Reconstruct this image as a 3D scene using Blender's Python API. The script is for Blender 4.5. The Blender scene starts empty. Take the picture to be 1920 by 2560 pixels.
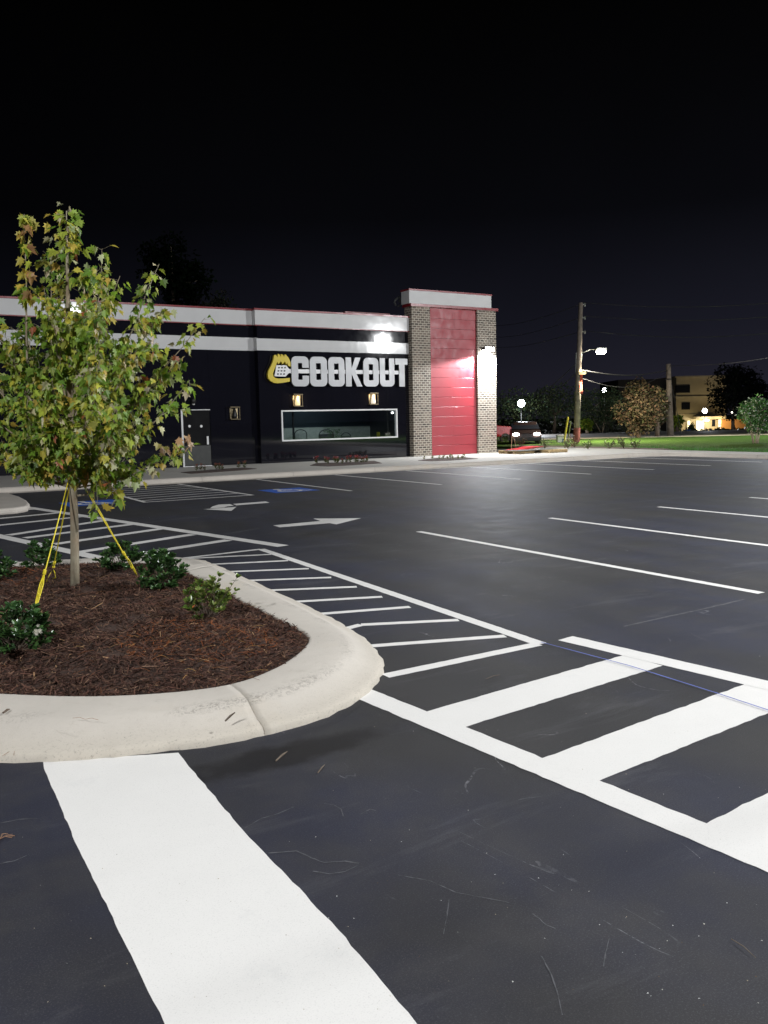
import bpy, math, random
import numpy as np
from mathutils import Vector, Matrix
random.seed(7); rng = np.random.default_rng(7)
sc = bpy.context.scene
COL = sc.collection
# ------------------------------------------------------------------ camera
FOC, PIT, ROL, YAW, EYE = 2142.6, .1075, -.0212, .547, 1.7601
cy, sy, cp, sp = math.cos(YAW), math.sin(YAW), math.cos(PIT), math.sin(PIT)
FW = np.array([sy*cp, cy*cp, -sp]); _R = np.array([cy, -sy, 0.]); _U = np.cross(_R, FW)
c_, s_ = math.cos(ROL), math.sin(ROL)
RT = c_*_R + s_*_U; UP = -s_*_R + c_*_U
def ray(px, py): return FW + (px-960)/FOC*RT - (py-1280)/FOC*UP
def G(px, py, z=0.0):                       # surveyed point on a level plane
    r = ray(px, py); t = (z-EYE)/r[2]; return (r[0]*t, r[1]*t, z)
def WY(px, py, Y):                          # surveyed point on a wall plane y = Y
    r = ray(px, py); t = Y/r[1]; return (r[0]*t, Y, EYE+r[2]*t)
F2 = np.array([sy, cy]); R2 = np.array([cy, -sy])
def AT(px, py, d):                          # surveyed point at ground distance d
    r = ray(px, py); t = d/(r[0]*sy+r[1]*cy); return (r[0]*t, r[1]*t, EYE+r[2]*t)
cam = bpy.data.objects.new('camera', bpy.data.cameras.new('camera')); COL.objects.link(cam)
cam.matrix_world = Matrix(((RT[0], UP[0], -FW[0], 0), (RT[1], UP[1], -FW[1], 0), (RT[2], UP[2], -FW[2], EYE), (0, 0, 0, 1)))
cam.data.sensor_fit = 'HORIZONTAL'; cam.data.sensor_width = 36; cam.data.lens = FOC/1920*36
cam.data.clip_end = 2000; cam.data.clip_start = .05
sc.camera = cam
# ------------------------------------------------------------------ materials
def srgb(r, g, b):
    f = lambda c: (c/255/12.92) if c/255 <= .04045 else ((c/255+.055)/1.055)**2.4
    return (f(r), f(g), f(b), 1)
class NT:
    def __init__(s, name):
        s.m = bpy.data.materials.new(name); s.m.use_nodes = True
        s.t = s.m.node_tree; s.n = s.t.nodes; s.b = s.n['Principled BSDF']; s.out = s.n['Material Output']
    def add(s, kind, **kw):
        n = s.n.new(kind)
        for k, v in kw.items():
            if hasattr(n, k): setattr(n, k, v)
            else: n.inputs[k.replace('_', ' ')].default_value = v
        return n
    def link(s, a, b): s.t.links.new(a, b)
    def obj(s):
        if not hasattr(s, 'tc'): s.tc = s.n.new('ShaderNodeTexCoord')
        return s.tc.outputs['Object']
    def gen(s):
        if not hasattr(s, 'geo'): s.geo = s.n.new('ShaderNodeNewGeometry')
        return s.geo.outputs['Position']
    def noise(s, scale, detail=4, rough=.6, vec=None, **kw):
        n = s.n.new('ShaderNodeTexNoise'); n.inputs['Scale'].default_value = scale
        n.inputs['Detail'].default_value = detail; n.inputs['Roughness'].default_value = rough
        for k, v in kw.items():
            if hasattr(n, k): setattr(n, k, v)
            else: n.inputs[k].default_value = v
        s.link(vec if vec else s.gen(), n.inputs['Vector']); return n.outputs['Fac']
    def ramp(s, fac, *stops):
        n = s.n.new('ShaderNodeValToRGB'); e = n.color_ramp.elements
        while len(e) < len(stops): e.new(.5)
        for i, (p, c) in enumerate(stops):
            e[i].position = p; e[i].color = c if len(c) == 4 else (*c, 1)
        s.link(fac, n.inputs[0]); return n.outputs[0]
    def mix(s, fac, a, b, mode='MIX'):
        n = s.n.new('ShaderNodeMix'); n.data_type = 'RGBA'; n.blend_type = mode
        for v, i in ((fac, 0), (a, 6), (b, 7)):
            if hasattr(v, 'links'): s.link(v, n.inputs[i])
            elif i == 0: n.inputs[0].default_value = v
            else: n.inputs[i].default_value = v if len(v) == 4 else (*v, 1)
        return n.outputs[2]
    def math(s, op, a, b=0.):
        n = s.n.new('ShaderNodeMath'); n.operation = op
        for v, i in ((a, 0), (b, 1)):
            if hasattr(v, 'links'): s.link(v, n.inputs[i])
            else: n.inputs[i].default_value = v
        return n.outputs[0]
    def bump(s, h, strength=.3, dist=.01):
        n = s.n.new('ShaderNodeBump'); n.inputs['Strength'].default_value = strength; n.inputs['Distance'].default_value = dist
        s.link(h, n.inputs['Height']); s.link(n.outputs[0], s.b.inputs['Normal'])
    def set(s, **kw):
        for k, v in kw.items():
            k = k.replace('_', ' ')
            if hasattr(v, 'links'): s.link(v, s.b.inputs[k])
            else: s.b.inputs[k].default_value = v
        return s
def simple(name, col, rough=.6, metal=0., var=.15, scale=6., bump=.0, bscale=60.):
    t = NT(name); c = (*col[:3], 1)
    f = t.noise(scale, 5)
    lo = tuple(x*(1-var) for x in c[:3]); hi = tuple(min(1, x*(1+var)) for x in c[:3])
    t.set(Base_Color=t.ramp(f, (.3, lo), (.7, hi)), Roughness=rough, Metallic=metal)
    if bump: t.bump(t.noise(bscale, 4), bump, .01)
    return t.m
def emit(name, col, strength):
    t = NT(name); t.set(Base_Color=(*col, 1), Emission_Color=(*col, 1), Emission_Strength=strength, Roughness=.4)
    return t.m
M = {}
# asphalt
def asphalt(name, base, blue):
    t = NT(name)
    big = t.noise(.35, 4, .6); mid = t.noise(2.6, 6, .7); fine = t.noise(150, 4, .75)
    c = t.mix(t.ramp(big, (.42, (0, 0, 0)), (.58, (1, 1, 1))), base, blue)
    c = t.mix(t.ramp(mid, (.45, (0, 0, 0)), (.80, (.75, .75, .75))), c, tuple(x*1.8 for x in base))
    c = t.mix(t.ramp(fine, (.52, (0, 0, 0)), (.68, (.6, .6, .6))), c, (.095, .095, .105))
    # thin pale scuffs where tyres and hoses dragged
    mp = t.n.new('ShaderNodeMapping'); mp.inputs['Rotation'].default_value = (0, 0, .5); mp.inputs['Scale'].default_value = (1, .35, 1)
    t.link(t.gen(), mp.inputs[0])
    wv = t.noise(.9, 3, .5, vec=mp.outputs[0], Distortion=1.2)
    line = t.math('ABSOLUTE', t.math('SUBTRACT', wv, .5))
    line = t.math('LESS_THAN', line, .0016)
    msk = t.ramp(t.noise(1.7, 3, .6), (.56, (0, 0, 0)), (.66, (1, 1, 1)))
    br = t.ramp(t.noise(30, 2, .6), (.4, (0, 0, 0)), (.6, (1, 1, 1)))
    k = t.math('MULTIPLY', t.math('MULTIPLY', line, msk), br)
    c = t.mix(t.math('MULTIPLY', k, .55), c, (.3, .3, .32))
    # dusty smears
    mp2 = t.n.new('ShaderNodeMapping'); mp2.inputs['Rotation'].default_value = (0, 0, -.6); mp2.inputs['Scale'].default_value = (.5, 2.2, 1)
    t.link(t.gen(), mp2.inputs[0])
    sm = t.ramp(t.noise(1.2, 7, .72, vec=mp2.outputs[0], Distortion=.4), (.57, (0, 0, 0)), (.80, (.5, .5, .5)))
    c = t.mix(sm, c, (.125, .125, .135))
    vor = t.n.new('ShaderNodeTexVoronoi'); vor.inputs['Scale'].default_value = 7; t.link(t.gen(), vor.inputs['Vector'])
    sp_ = t.math('LESS_THAN', vor.outputs['Distance'], .016)
    c = t.mix(t.math('MULTIPLY', sp_, .4), c, (.5, .48, .45))
    if name.startswith('sealed'):            # damp dark sealer patch below the kerb tip
        q = G(720, 1885); sb = t.n.new('ShaderNodeVectorMath'); sb.operation = 'SUBTRACT'; t.link(t.gen(), sb.inputs[0]); sb.inputs[1].default_value = (q[0], q[1], 0)
        m3 = t.n.new('ShaderNodeMapping'); m3.vector_type = 'POINT'; m3.inputs['Rotation'].default_value = (0, 0, -.55); m3.inputs['Scale'].default_value = (1.1, 4.2, 1); t.link(sb.outputs[0], m3.inputs[0])
        ln = t.n.new('ShaderNodeVectorMath'); ln.operation = 'LENGTH'; t.link(m3.outputs[0], ln.inputs[0])
        dd = t.math('ADD', ln.outputs['Value'], t.math('MULTIPLY', t.noise(5, 5, .7), .9))
        wet = t.ramp(dd, (.95, (1, 1, 1)), (1.15, (0, 0, 0)))
        wet = t.ramp(t.math('MULTIPLY', dd, .6), (.54, (1, 1, 1)), (.72, (0, 0, 0)))
        c = t.mix(t.math('MULTIPLY', wet, .75), c, (.010, .009, .009))
        # overlapping passes of sealer
        bw = t.n.new('ShaderNodeTexWave'); bw.inputs['Scale'].default_value = .32; bw.inputs['Distortion'].default_value = 5; bw.inputs['Detail'].default_value = 3; bw.inputs['Detail Scale'].default_value = .6; t.link(t.gen(), bw.inputs['Vector'])
        c = t.mix(t.ramp(bw.outputs['Fac'], (.0, (.0, .0, .0)), (1., (.28, .28, .28))), c, (.018, .018, .021))
    t.set(Base_Color=c, Roughness=t.ramp(mid, (.3, (.62,)*3), (.7, (.74,)*3)))
    t.b.inputs['Specular IOR Level'].default_value = .20
    t.bump(t.noise(210, 6, .8), .38, .003)
    return t.m
M['asphalt'] = asphalt('sealed asphalt', (.032, .031, .0315), (.027, .029, .047))
M['street'] = asphalt('street asphalt', (.05, .045, .04), (.05, .045, .045))
def paint(name, col, dirt=.4):
    t = NT(name)
    f = t.noise(3, 6, .65); g = t.noise(170, 3, .8)
    c = t.mix(t.ramp(f, (.35, (0, 0, 0)), (.75, (1, 1, 1))), col, tuple(x*.965 for x in col))
    c = t.mix(t.ramp(g, (.55, (0, 0, 0)), (.75, (dirt*1.6,)*3)), c, tuple(x*.6 for x in col))
    s = t.ramp(t.noise(1.3, 9, .8), (.57, (0, 0, 0)), (.78, (.28, .28, .28)))
    c = t.mix(s, c, (.4, .41, .42))
    t.set(Base_Color=c, Roughness=.7); t.b.inputs['Specular IOR Level'].default_value = .25; t.bump(t.noise(260, 3, .8), .3, .0015)
    return t.m
M['paint'] = paint('white road paint', (.75, .735, .71))
M['blue_paint'] = paint('blue road paint', (.02, .11, .52))
def concrete(name, col, stain=.5, spots=True, scuff=False):
    t = NT(name)
    f = t.noise(1.1, 6, .6); g = t.noise(14, 6, .7)
    c = t.mix(t.ramp(f, (.3, (0, 0, 0)), (.7, (1, 1, 1))), col, tuple(x*.86 for x in col))
    c = t.mix(t.ramp(g, (.5, (0, 0, 0)), (.8, (.35,)*3)), c, tuple(x*.8 for x in col))
    if spots:
        a = t.noise(38, 5, .8, Distortion=.6); b = t.noise(1.9, 5, .7)
        k = t.math('MULTIPLY', t.ramp(a, (.60, (0, 0, 0)), (.66, (1, 1, 1))), t.ramp(b, (.52, (0, 0, 0)), (.62, (1, 1, 1))))
        c = t.mix(t.math('MULTIPLY', k, stain), c, (.10, .09, .075))
        y = t.ramp(t.noise(.9, 4, .6), (.58, (0, 0, 0)), (.75, (.45, .45, .45)))
        c = t.mix(y, c, (col[0]*.92, col[1]*.84, col[2]*.68))
    if scuff:                                # tyre scuffs and grime along the shoulder and foot of the kerb
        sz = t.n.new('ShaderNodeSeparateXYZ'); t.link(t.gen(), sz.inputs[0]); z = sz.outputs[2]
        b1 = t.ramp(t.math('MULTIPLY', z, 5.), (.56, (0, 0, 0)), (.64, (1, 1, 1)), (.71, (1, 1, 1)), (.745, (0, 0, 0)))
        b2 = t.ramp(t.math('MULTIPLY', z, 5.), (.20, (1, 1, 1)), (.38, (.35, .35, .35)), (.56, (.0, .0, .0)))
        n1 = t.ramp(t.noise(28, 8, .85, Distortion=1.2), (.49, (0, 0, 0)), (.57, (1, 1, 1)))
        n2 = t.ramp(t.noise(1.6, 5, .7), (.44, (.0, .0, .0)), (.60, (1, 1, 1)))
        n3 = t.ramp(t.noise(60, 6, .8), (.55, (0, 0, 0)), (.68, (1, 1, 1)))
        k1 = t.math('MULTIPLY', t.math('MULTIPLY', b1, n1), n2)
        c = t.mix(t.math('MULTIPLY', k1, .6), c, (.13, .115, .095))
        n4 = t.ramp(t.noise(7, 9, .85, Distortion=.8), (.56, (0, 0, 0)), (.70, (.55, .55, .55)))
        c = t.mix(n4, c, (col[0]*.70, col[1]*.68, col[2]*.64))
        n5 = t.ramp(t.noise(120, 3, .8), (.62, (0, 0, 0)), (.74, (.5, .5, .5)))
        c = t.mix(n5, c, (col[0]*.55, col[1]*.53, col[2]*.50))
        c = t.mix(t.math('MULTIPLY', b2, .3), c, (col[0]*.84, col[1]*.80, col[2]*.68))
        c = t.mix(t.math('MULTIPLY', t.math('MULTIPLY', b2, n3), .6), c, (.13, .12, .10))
    t.set(Base_Color=c, Roughness=.85); t.bump(t.noise(90, 6, .75), .5, .006)
    return t.m
M['kerb_dirty'] = concrete('scuffed kerb concrete', (.60, .555, .495), .8, True, True)
M['kerb'] = concrete('kerb concrete', (.60, .55, .49), .8)
M['walk'] = concrete('pavement concrete', (.44, .42, .385), .45)
M['mulch'] = simple('shredded bark mulch', (.05, .026, .018), .95, 0, .6, 30, .9, 60)
M['soil'] = simple('dark soil', (.03, .025, .018), .95, 0, .4, 3, .6, 20)
def ground_m():
    t = NT('far ground'); f = t.noise(.05, 6, .6)
    t.set(Base_Color=t.ramp(f, (.35, (.02, .026, .012)), (.65, (.035, .03, .02))), Roughness=.95); return t.m
M['ground'] = ground_m()
def grass_m():
    t = NT('mown grass'); f = t.noise(.6, 6, .65); g = t.noise(30, 4, .8)
    c = t.ramp(f, (.3, (.024, .046, .012)), (.6, (.040, .075, .016)), (.85, (.07, .085, .025)))
    c = t.mix(t.ramp(g, (.4, (0, 0, 0)), (.7, (.7, .7, .7))), c, (.06, .12, .018))
    t.set(Base_Color=c, Roughness=.95); t.b.inputs['Specular IOR Level'].default_value = .03; t.bump(g, .9, .03); return t.m
M['grass'] = grass_m()
M['verge'] = simple('dry verge grass', (.085, .075, .03), .95, 0, .4, 1.5, .6, 20)
M['far_walk'] = simple('street pavement concrete', (.5, .43, .29), .9, 0, .15, .6)
def brick_m():
    t = NT('tumbled brick')
    sx = t.n.new('ShaderNodeSeparateXYZ'); t.link(t.gen(), sx.inputs[0])
    u = t.math('ADD', sx.outputs[0], sx.outputs[1]); cb = t.n.new('ShaderNodeCombineXYZ')
    t.link(u, cb.inputs[0]); t.link(sx.outputs[2], cb.inputs[1])
    wob = t.noise(9, 3, .6, vec=cb.outputs[0])
    ad = t.n.new('ShaderNodeVectorMath'); ad.operation = 'MULTIPLY_ADD'
    cw = t.n.new('ShaderNodeCombineXYZ'); t.link(wob, cw.inputs[0]); t.link(wob, cw.inputs[1])
    t.link(cw.outputs[0], ad.inputs[0]); ad.inputs[1].default_value = (.012, .012, 0); t.link(cb.outputs[0], ad.inputs[2])
    br = t.n.new('ShaderNodeTexBrick'); t.link(ad.outputs[0], br.inputs['Vector'])
    for k, v in dict(Scale=1., ).items(): br.inputs[k].default_value = v
    br.inputs['Mortar Size'].default_value = .0125; br.inputs['Mortar Smooth'].default_value = .12
    br.inputs['Brick Width'].default_value = .205; br.inputs['Row Height'].default_value = .098
    br.inputs['Bias'].default_value = -.15
    br.inputs['Color1'].default_value = (.25, .20, .16, 1); br.inputs['Color2'].default_value = (.06, .048, .042, 1)
    br.inputs['Mortar'].default_value = (.62, .57, .48, 1)
    g = t.noise(45, 4, .7); c = t.mix(.35, br.outputs['Color'], t.ramp(g, (.3, (.3, .3, .3)), (.7, (1, 1, 1))), 'MULTIPLY')
    t.set(Base_Color=c, Roughness=.85)
    h = t.math('SUBTRACT', 1., br.outputs['Fac']); t.bump(t.math('ADD', t.math('MULTIPLY', h, .6), t.math('MULTIPLY', g, .3)), .5, .012)
    return t.m
M['brick'] = brick_m()
def gloss(name, col, rough, bump=.02):
    t = NT(name); f = t.noise(1.5, 3); t.set(Base_Color=t.ramp(f, (.3, tuple(x*.96 for x in col)), (.7, tuple(x*1.03 for x in col))),
        Roughness=t.ramp(t.noise(3, 5), (.3, (rough*.8,)*3), (.7, (rough*1.3,)*3)))
    t.bump(t.noise(.8, 2), bump, .02); return t.m
M['black'] = gloss('glossy black cladding', (.008, .008, .0125), .035, .02)
M['white_clad'] = gloss('white fascia', (.66, .66, .66), .07, .01)
M['red_clad'] = gloss('red metal panel', (.30, .016, .028), .42, .02)
M['red_trim'] = gloss('red metal trim', (.22, .012, .018), .3, 0)
M['frame_w'] = gloss('white metal frame', (.8, .8, .8), .35, 0)
M['door'] = gloss('black painted door', (.010, .010, .011), .6, 0)
M['kick'] = simple('scuffed kick plate', (.05, .052, .05), .5, .3, .15, 6)
M['steel'] = simple('brushed steel', (.32, .33, .32), .38, .8, .1, 20)
M['dark_metal'] = simple('dark metal', (.03, .03, .03), .4, .6, .2, 10)
M['brass'] = simple('brass reflector', (.62, .50, .30), .45, .2, .2, 14)
M['bronze'] = simple('aged bronze metal', (.09, .07, .04), .4, .7, .2, 10)
M['sign_face'] = gloss('translucent sign acrylic', (.55, .56, .58), .35, 0)
M['sign_white'] = gloss('white sign metal', (.85, .85, .86), .4, 0)
M['sign_side'] = simple('sign return', (.02, .02, .025), .5)
M['sign_yellow'] = gloss('yellow sign acrylic', (.68, .52, .012), .4, 0)
M['rope'] = simple('yellow nylon rope', (.75, .62, .03), .55, 0, .25, 200)
M['stake'] = simple('raw stake wood', (.30, .17, .10), .85, 0, .3, 30)
M['pallet'] = simple('pallet timber', (.36, .26, .13), .85, 0, .3, 12)
M['red_wrap'] = simple('faded red wrap', (.17, .045, .04), .8, 0, .3, 5)
M['red_paint'] = simple('red plastic sheet', (.5, .04, .045), .5, 0, .25, 8)
M['yellow_plastic'] = simple('yellow plastic guard', (.50, .42, .03), .5, 0, .2, 5)
M['green_post'] = simple('green painted steel', (.10, .13, .04), .6, 0, .2, 5)
M['white_plastic'] = simple('white plastic', (.6, .6, .58), .6, 0, .2, 9)
M['blue_plastic'] = simple('blue plastic', (.03, .10, .35), .5, 0, .2, 9)
M['pole'] = simple('weathered pole timber', (.20, .165, .135), .9, 0, .35, 4, .6, 30)
M['wire'] = simple('wire', (.035, .035, .04), .6, .0, .1, 4)
M['beige'] = simple('beige render', (.34, .29, .20), .85, 0, .1, .7)
M['orange_wall'] = simple('ochre wall', (.45, .22, .07), .85, 0, .12, .7)
M['dark_glass'] = gloss('dark glass', (.012, .014, .02), .1, 0)
M['car_red'] = gloss('red car paint', (.24, .01, .015), .25, 0)
M['car_dark'] = gloss('dark car paint', (.018, .010, .010), .3, 0)
M['rubber'] = simple('tyre rubber', (.02, .02, .02), .8)
M['chrome'] = simple('chrome', (.6, .6, .6), .15, 1., .05)
M['teal_wall'] = simple('dark blue interior wall', (.016, .026, .038), .8)
M['pale_wall'] = simple('pale interior wainscot', (.33, .34, .29), .7)
M['leather'] = simple('black vinyl', (.02, .02, .02), .5)
M['door'].node_tree.nodes['Principled BSDF'].inputs['Specular IOR Level'].default_value = .08
def bark_m(name, a, b, sc_=26):
    t = NT(name); mp = t.n.new('ShaderNodeMapping'); mp.inputs['Scale'].default_value = (1, 1, .25); t.link(t.gen(), mp.inputs[0])
    f = t.noise(sc_, 5, .7, vec=mp.outputs[0]); g = t.noise(5, 3, .6)
    c = t.mix(t.ramp(g, (.4, (0, 0, 0)), (.65, (.6, .6, .6))), t.ramp(f, (.3, a), (.7, b)), (a[0]*1.1, a[1]*.85, a[2]*.7))
    t.set(Base_Color=c, Roughness=.85); t.bump(f, .5, .01); return t.m
M['bark'] = bark_m('pale maple bark', (.20, .17, .12), (.36, .33, .24))
M['dark_bark'] = bark_m('tree bark', (.08, .06, .045), (.2, .16, .12), 8)
M['pale_bark'] = bark_m('smooth pale bark', (.3, .25, .18), (.45, .38, .3), 8)
def leaf_m(name, trans=.35, rough=.45, spec=.4):
    t = NT(name); a = t.n.new('ShaderNodeAttribute'); a.attribute_name = 'col'
    t.set(Base_Color=a.outputs['Color'], Roughness=rough); t.b.inputs['Specular IOR Level'].default_value = spec
    tr = t.n.new('ShaderNodeBsdfTranslucent'); t.link(a.outputs['Color'], tr.inputs[0])
    mx = t.n.new('ShaderNodeMixShader'); mx.inputs[0].default_value = trans
    t.link(t.b.outputs[0], mx.inputs[1]); t.link(tr.outputs[0], mx.inputs[2]); t.link(mx.outputs[0], t.out.inputs[0])
    return t.m
M['leaf'] = leaf_m('leaves'); M['mleaf'] = leaf_m('matte far leaves', .3, .9, .04); M['gleaf'] = leaf_m('glossy leaves', .15, .28, .5); M['chip'] = leaf_m('bark chips', 0, .9, .1)
def glass_m():
    t = NT('window glass'); g = t.n.new('ShaderNodeBsdfGlossy'); g.inputs['Roughness'].default_value = .01
    tr = t.n.new('ShaderNodeBsdfTransparent'); tr.inputs[0].default_value = (.8, .85, .88, 1)
    fr = t.n.new('ShaderNodeFresnel'); fr.inputs[0].default_value = 1.55
    mx = t.n.new('ShaderNodeMixShader'); t.link(t.math('MULTIPLY', fr.outputs[0], 1.6), mx.inputs[0])
    t.link(tr.outputs[0], mx.inputs[1]); t.link(g.outputs[0], mx.inputs[2]); t.link(mx.outputs[0], t.out.inputs[0]); return t.m
M['glass'] = glass_m()
M['lamp_cool'] = emit('lit cool lamp lens', (.85, .93, 1), 90)
M['lamp_warm'] = emit('lit warm lamp lens', (1, .9, .72), 160)
M['lamp_far'] = emit('lit far lamp', (.9, .95, 1), 60)
M['wallpack'] = emit('lit wall lamp lens', (.93, .97, 1), 80)
M['headlight'] = emit('lit headlight', (1, .9, .78), 60)
M['lit_win'] = emit('lit entrance glass', (1, .92, .68), .9)
M['lit_shade'] = emit('lit canopy light', (1, .93, .8), 5)
M['sconce_glow'] = emit('lit sconce glass', (1, .78, .42), .8)
M['sconce_glow2'] = emit('lit sconce glass pale', (1, .87, .70), .7)
M['reflect_dot'] = emit('lamp reflection dot', (1, 1, .95), 6)  # glow that imitates a lamp's reflection in the window
# ------------------------------------------------------------------ object helpers
def tag(o, label=None, cat=None, group=None, kind=None):
    if label: o['label'] = label
    if cat: o['category'] = cat
    if group: o['group'] = group
    if kind: o['kind'] = kind
    return o
def empty(name, loc, label, cat, group=None):
    o = bpy.data.objects.new(name, None); COL.objects.link(o); o.location = loc; o.empty_display_size = .1
    return tag(o, label, cat, group)
def world_origin(o):
    v = Vector(o.location)
    while o.parent: o = o.parent; v += Vector(o.location)
    return v
class MB:
    def __init__(s): s.v = []; s.f = []; s.c = []
    def add(s, vs, fs, col=None):
        n = len(s.v); s.v += [tuple(map(float, v)) for v in vs]; s.f += [tuple(n+i for i in f) for f in fs]
        if col is not None: s.c += [col]*len(vs)
        return s
    def box(s, x0, x1, y0, y1, z0, z1, rz=0, ctr=None):
        vs = [(x, y, z) for z in (z0, z1) for (x, y) in ((x0, y0), (x1, y0), (x1, y1), (x0, y1))]
        if rz:
            cx, cy_ = ctr if ctr else ((x0+x1)/2, (y0+y1)/2); c, q = math.cos(rz), math.sin(rz)
            vs = [(cx+(x-cx)*c-(y-cy_)*q, cy_+(x-cx)*q+(y-cy_)*c, z) for x, y, z in vs]
        return s.add(vs, [(3, 2, 1, 0), (4, 5, 6, 7), (0, 1, 5, 4), (1, 2, 6, 5), (2, 3, 7, 6), (3, 0, 4, 7)])
    def prism(s, poly, z0, z1):
        n = len(poly); vs = [(x, y, z0) for x, y in poly]+[(x, y, z1) for x, y in poly]
        a = sum(poly[i][0]*poly[(i+1) % n][1]-poly[(i+1) % n][0]*poly[i][1] for i in range(n))
        f = [tuple(range(n))[::-1], tuple(range(n, 2*n))]+[(i, (i+1) % n, n+(i+1) % n, n+i) for i in range(n)]
        if a < 0: f = [q[::-1] for q in f]
        return s.add(vs, f)
    def vprism(s, poly, y0, y1):            # polygon in x,z extruded along y
        n = len(poly); vs = [(x, y0, z) for x, z in poly]+[(x, y1, z) for x, z in poly]
        a = sum(poly[i][0]*poly[(i+1) % n][1]-poly[(i+1) % n][0]*poly[i][1] for i in range(n))
        f = [tuple(range(n)), tuple(range(n, 2*n))[::-1]]+[((i+1) % n, i, n+i, n+(i+1) % n) for i in range(n)]
        if a < 0: f = [q[::-1] for q in f]
        return s.add(vs, f)
    def sheet(s, poly, z): return s.add([(p[0], p[1], z) for p in (poly if area(poly) > 0 else poly[::-1])], [tuple(range(len(poly)))])
    def tube(s, path, rad, n=8, col=None, cap=True):
        P = [Vector(p) for p in path]; R = rad if hasattr(rad, '__len__') else [rad]*len(P)
        vs = []; u = None
        for i, p in enumerate(P):
            d = (P[min(i+1, len(P)-1)]-P[max(i-1, 0)]).normalized()
            if u is None: u = d.orthogonal().normalized()
            else: u = (u-d*u.dot(d)); u = u.normalized() if u.length > 1e-6 else d.orthogonal().normalized()
            w = d.cross(u)
            for k in range(n):
                a = 2*math.pi*k/n; vs.append(p+(u*math.cos(a)+w*math.sin(a))*R[i])
        fs = [(i*n+k, i*n+(k+1) % n, (i+1)*n+(k+1) % n, (i+1)*n+k) for i in range(len(P)-1) for k in range(n)]
        if cap: fs += [tuple(range(n))[::-1], tuple((len(P)-1)*n+k for k in range(n))]
        return s.add(vs, fs, col)
    def lathe(s, c, prof, n=16):
        vs = [(c[0]+r*math.cos(2*math.pi*k/n), c[1]+r*math.sin(2*math.pi*k/n), c[2]+z) for r, z in prof for k in range(n)]
        fs = [(i*n+k, i*n+(k+1) % n, (i+1)*n+(k+1) % n, (i+1)*n+k) for i in range(len(prof)-1) for k in range(n)]
        fs += [tuple(range(n))[::-1], tuple((len(prof)-1)*n+k for k in range(n))]
        return s.add(vs, fs)
    def build(s, name, mat, parent=None, origin=None, smooth=False, bevel=0):
        o0 = world_origin(parent) if parent else Vector(origin if origin else (0, 0, 0))
        me = bpy.data.meshes.new(name); me.from_pydata([tuple(Vector(v)-o0) for v in s.v], [], s.f)
        if s.c:
            at = me.attributes.new('col', 'FLOAT_COLOR', 'POINT')
            at.data.foreach_set('color', np.array([(*c[:3], 1) for c in s.c], dtype=np.float32).ravel())
        me.materials.append(M[mat] if isinstance(mat, str) else mat)
        if smooth: me.polygons.foreach_set('use_smooth', [True]*len(me.polygons))
        me.update()
        o = bpy.data.objects.new(name, me); COL.objects.link(o)
        if parent: o.parent = parent
        else: o.location = o0
        if bevel:
            b = o.modifiers.new('bevel', 'BEVEL'); b.width = bevel; b.segments = 2; b.limit_method = 'ANGLE'
        return o
def area(poly):
    n = len(poly); return sum(poly[i][0]*poly[(i+1) % n][1]-poly[(i+1) % n][0]*poly[i][1] for i in range(n))
def rag(poly, step=.06, amp=.0012):          # slightly ragged paint edge
    out = []
    n = len(poly)
    for i in range(n):
        a = np.array(poly[i][:2]); b = np.array(poly[(i+1) % n][:2]); L = np.linalg.norm(b-a); k = max(1, min(120, int(L/step)))
        nn = np.array([-(b-a)[1], (b-a)[0]])/max(L, 1e-6)
        for j in range(k):
            q = a+(b-a)*j/k
            if j: q = q+nn*random.gauss(0, amp)
            out.append((q[0], q[1]))
    return out
def strip(p, q, w):
    p = np.array(p[:2]); q = np.array(q[:2]); d = (q-p)/np.linalg.norm(q-p); n = np.array([-d[1], d[0]])*w/2
    return [tuple(p+n), tuple(p-n), tuple(q-n), tuple(q+n)]
def structure(o): o['kind'] = 'structure'; return o
def jit(c, v=.15):
    k = 1+random.uniform(-v, v); return tuple(min(1, x*k*(1+random.uniform(-v, v)*.4)) for x in c)
# ------------------------------------------------------------------ sky
w = bpy.data.worlds.new('World'); sc.world = w; w.use_nodes = True; nt = w.node_tree
bg = nt.nodes['Background']; tc = nt.nodes.new('ShaderNodeTexCoord'); sx = nt.nodes.new('ShaderNodeSeparateXYZ')
nt.links.new(tc.outputs['Generated'], sx.inputs[0])
rp = nt.nodes.new('ShaderNodeValToRGB'); e = rp.color_ramp.elements
e[0].position = .0; e[0].color = (.0115, .0110, .0170, 1); e[1].position = .42; e[1].color = (.0006, .0006, .0006, 1)
k = e.new(.10); k.color = (.0062, .0064, .0105, 1); k = e.new(.22); k.color = (.0019, .0020, .0029, 1)
nt.links.new(sx.outputs[2], rp.inputs[0])
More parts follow.
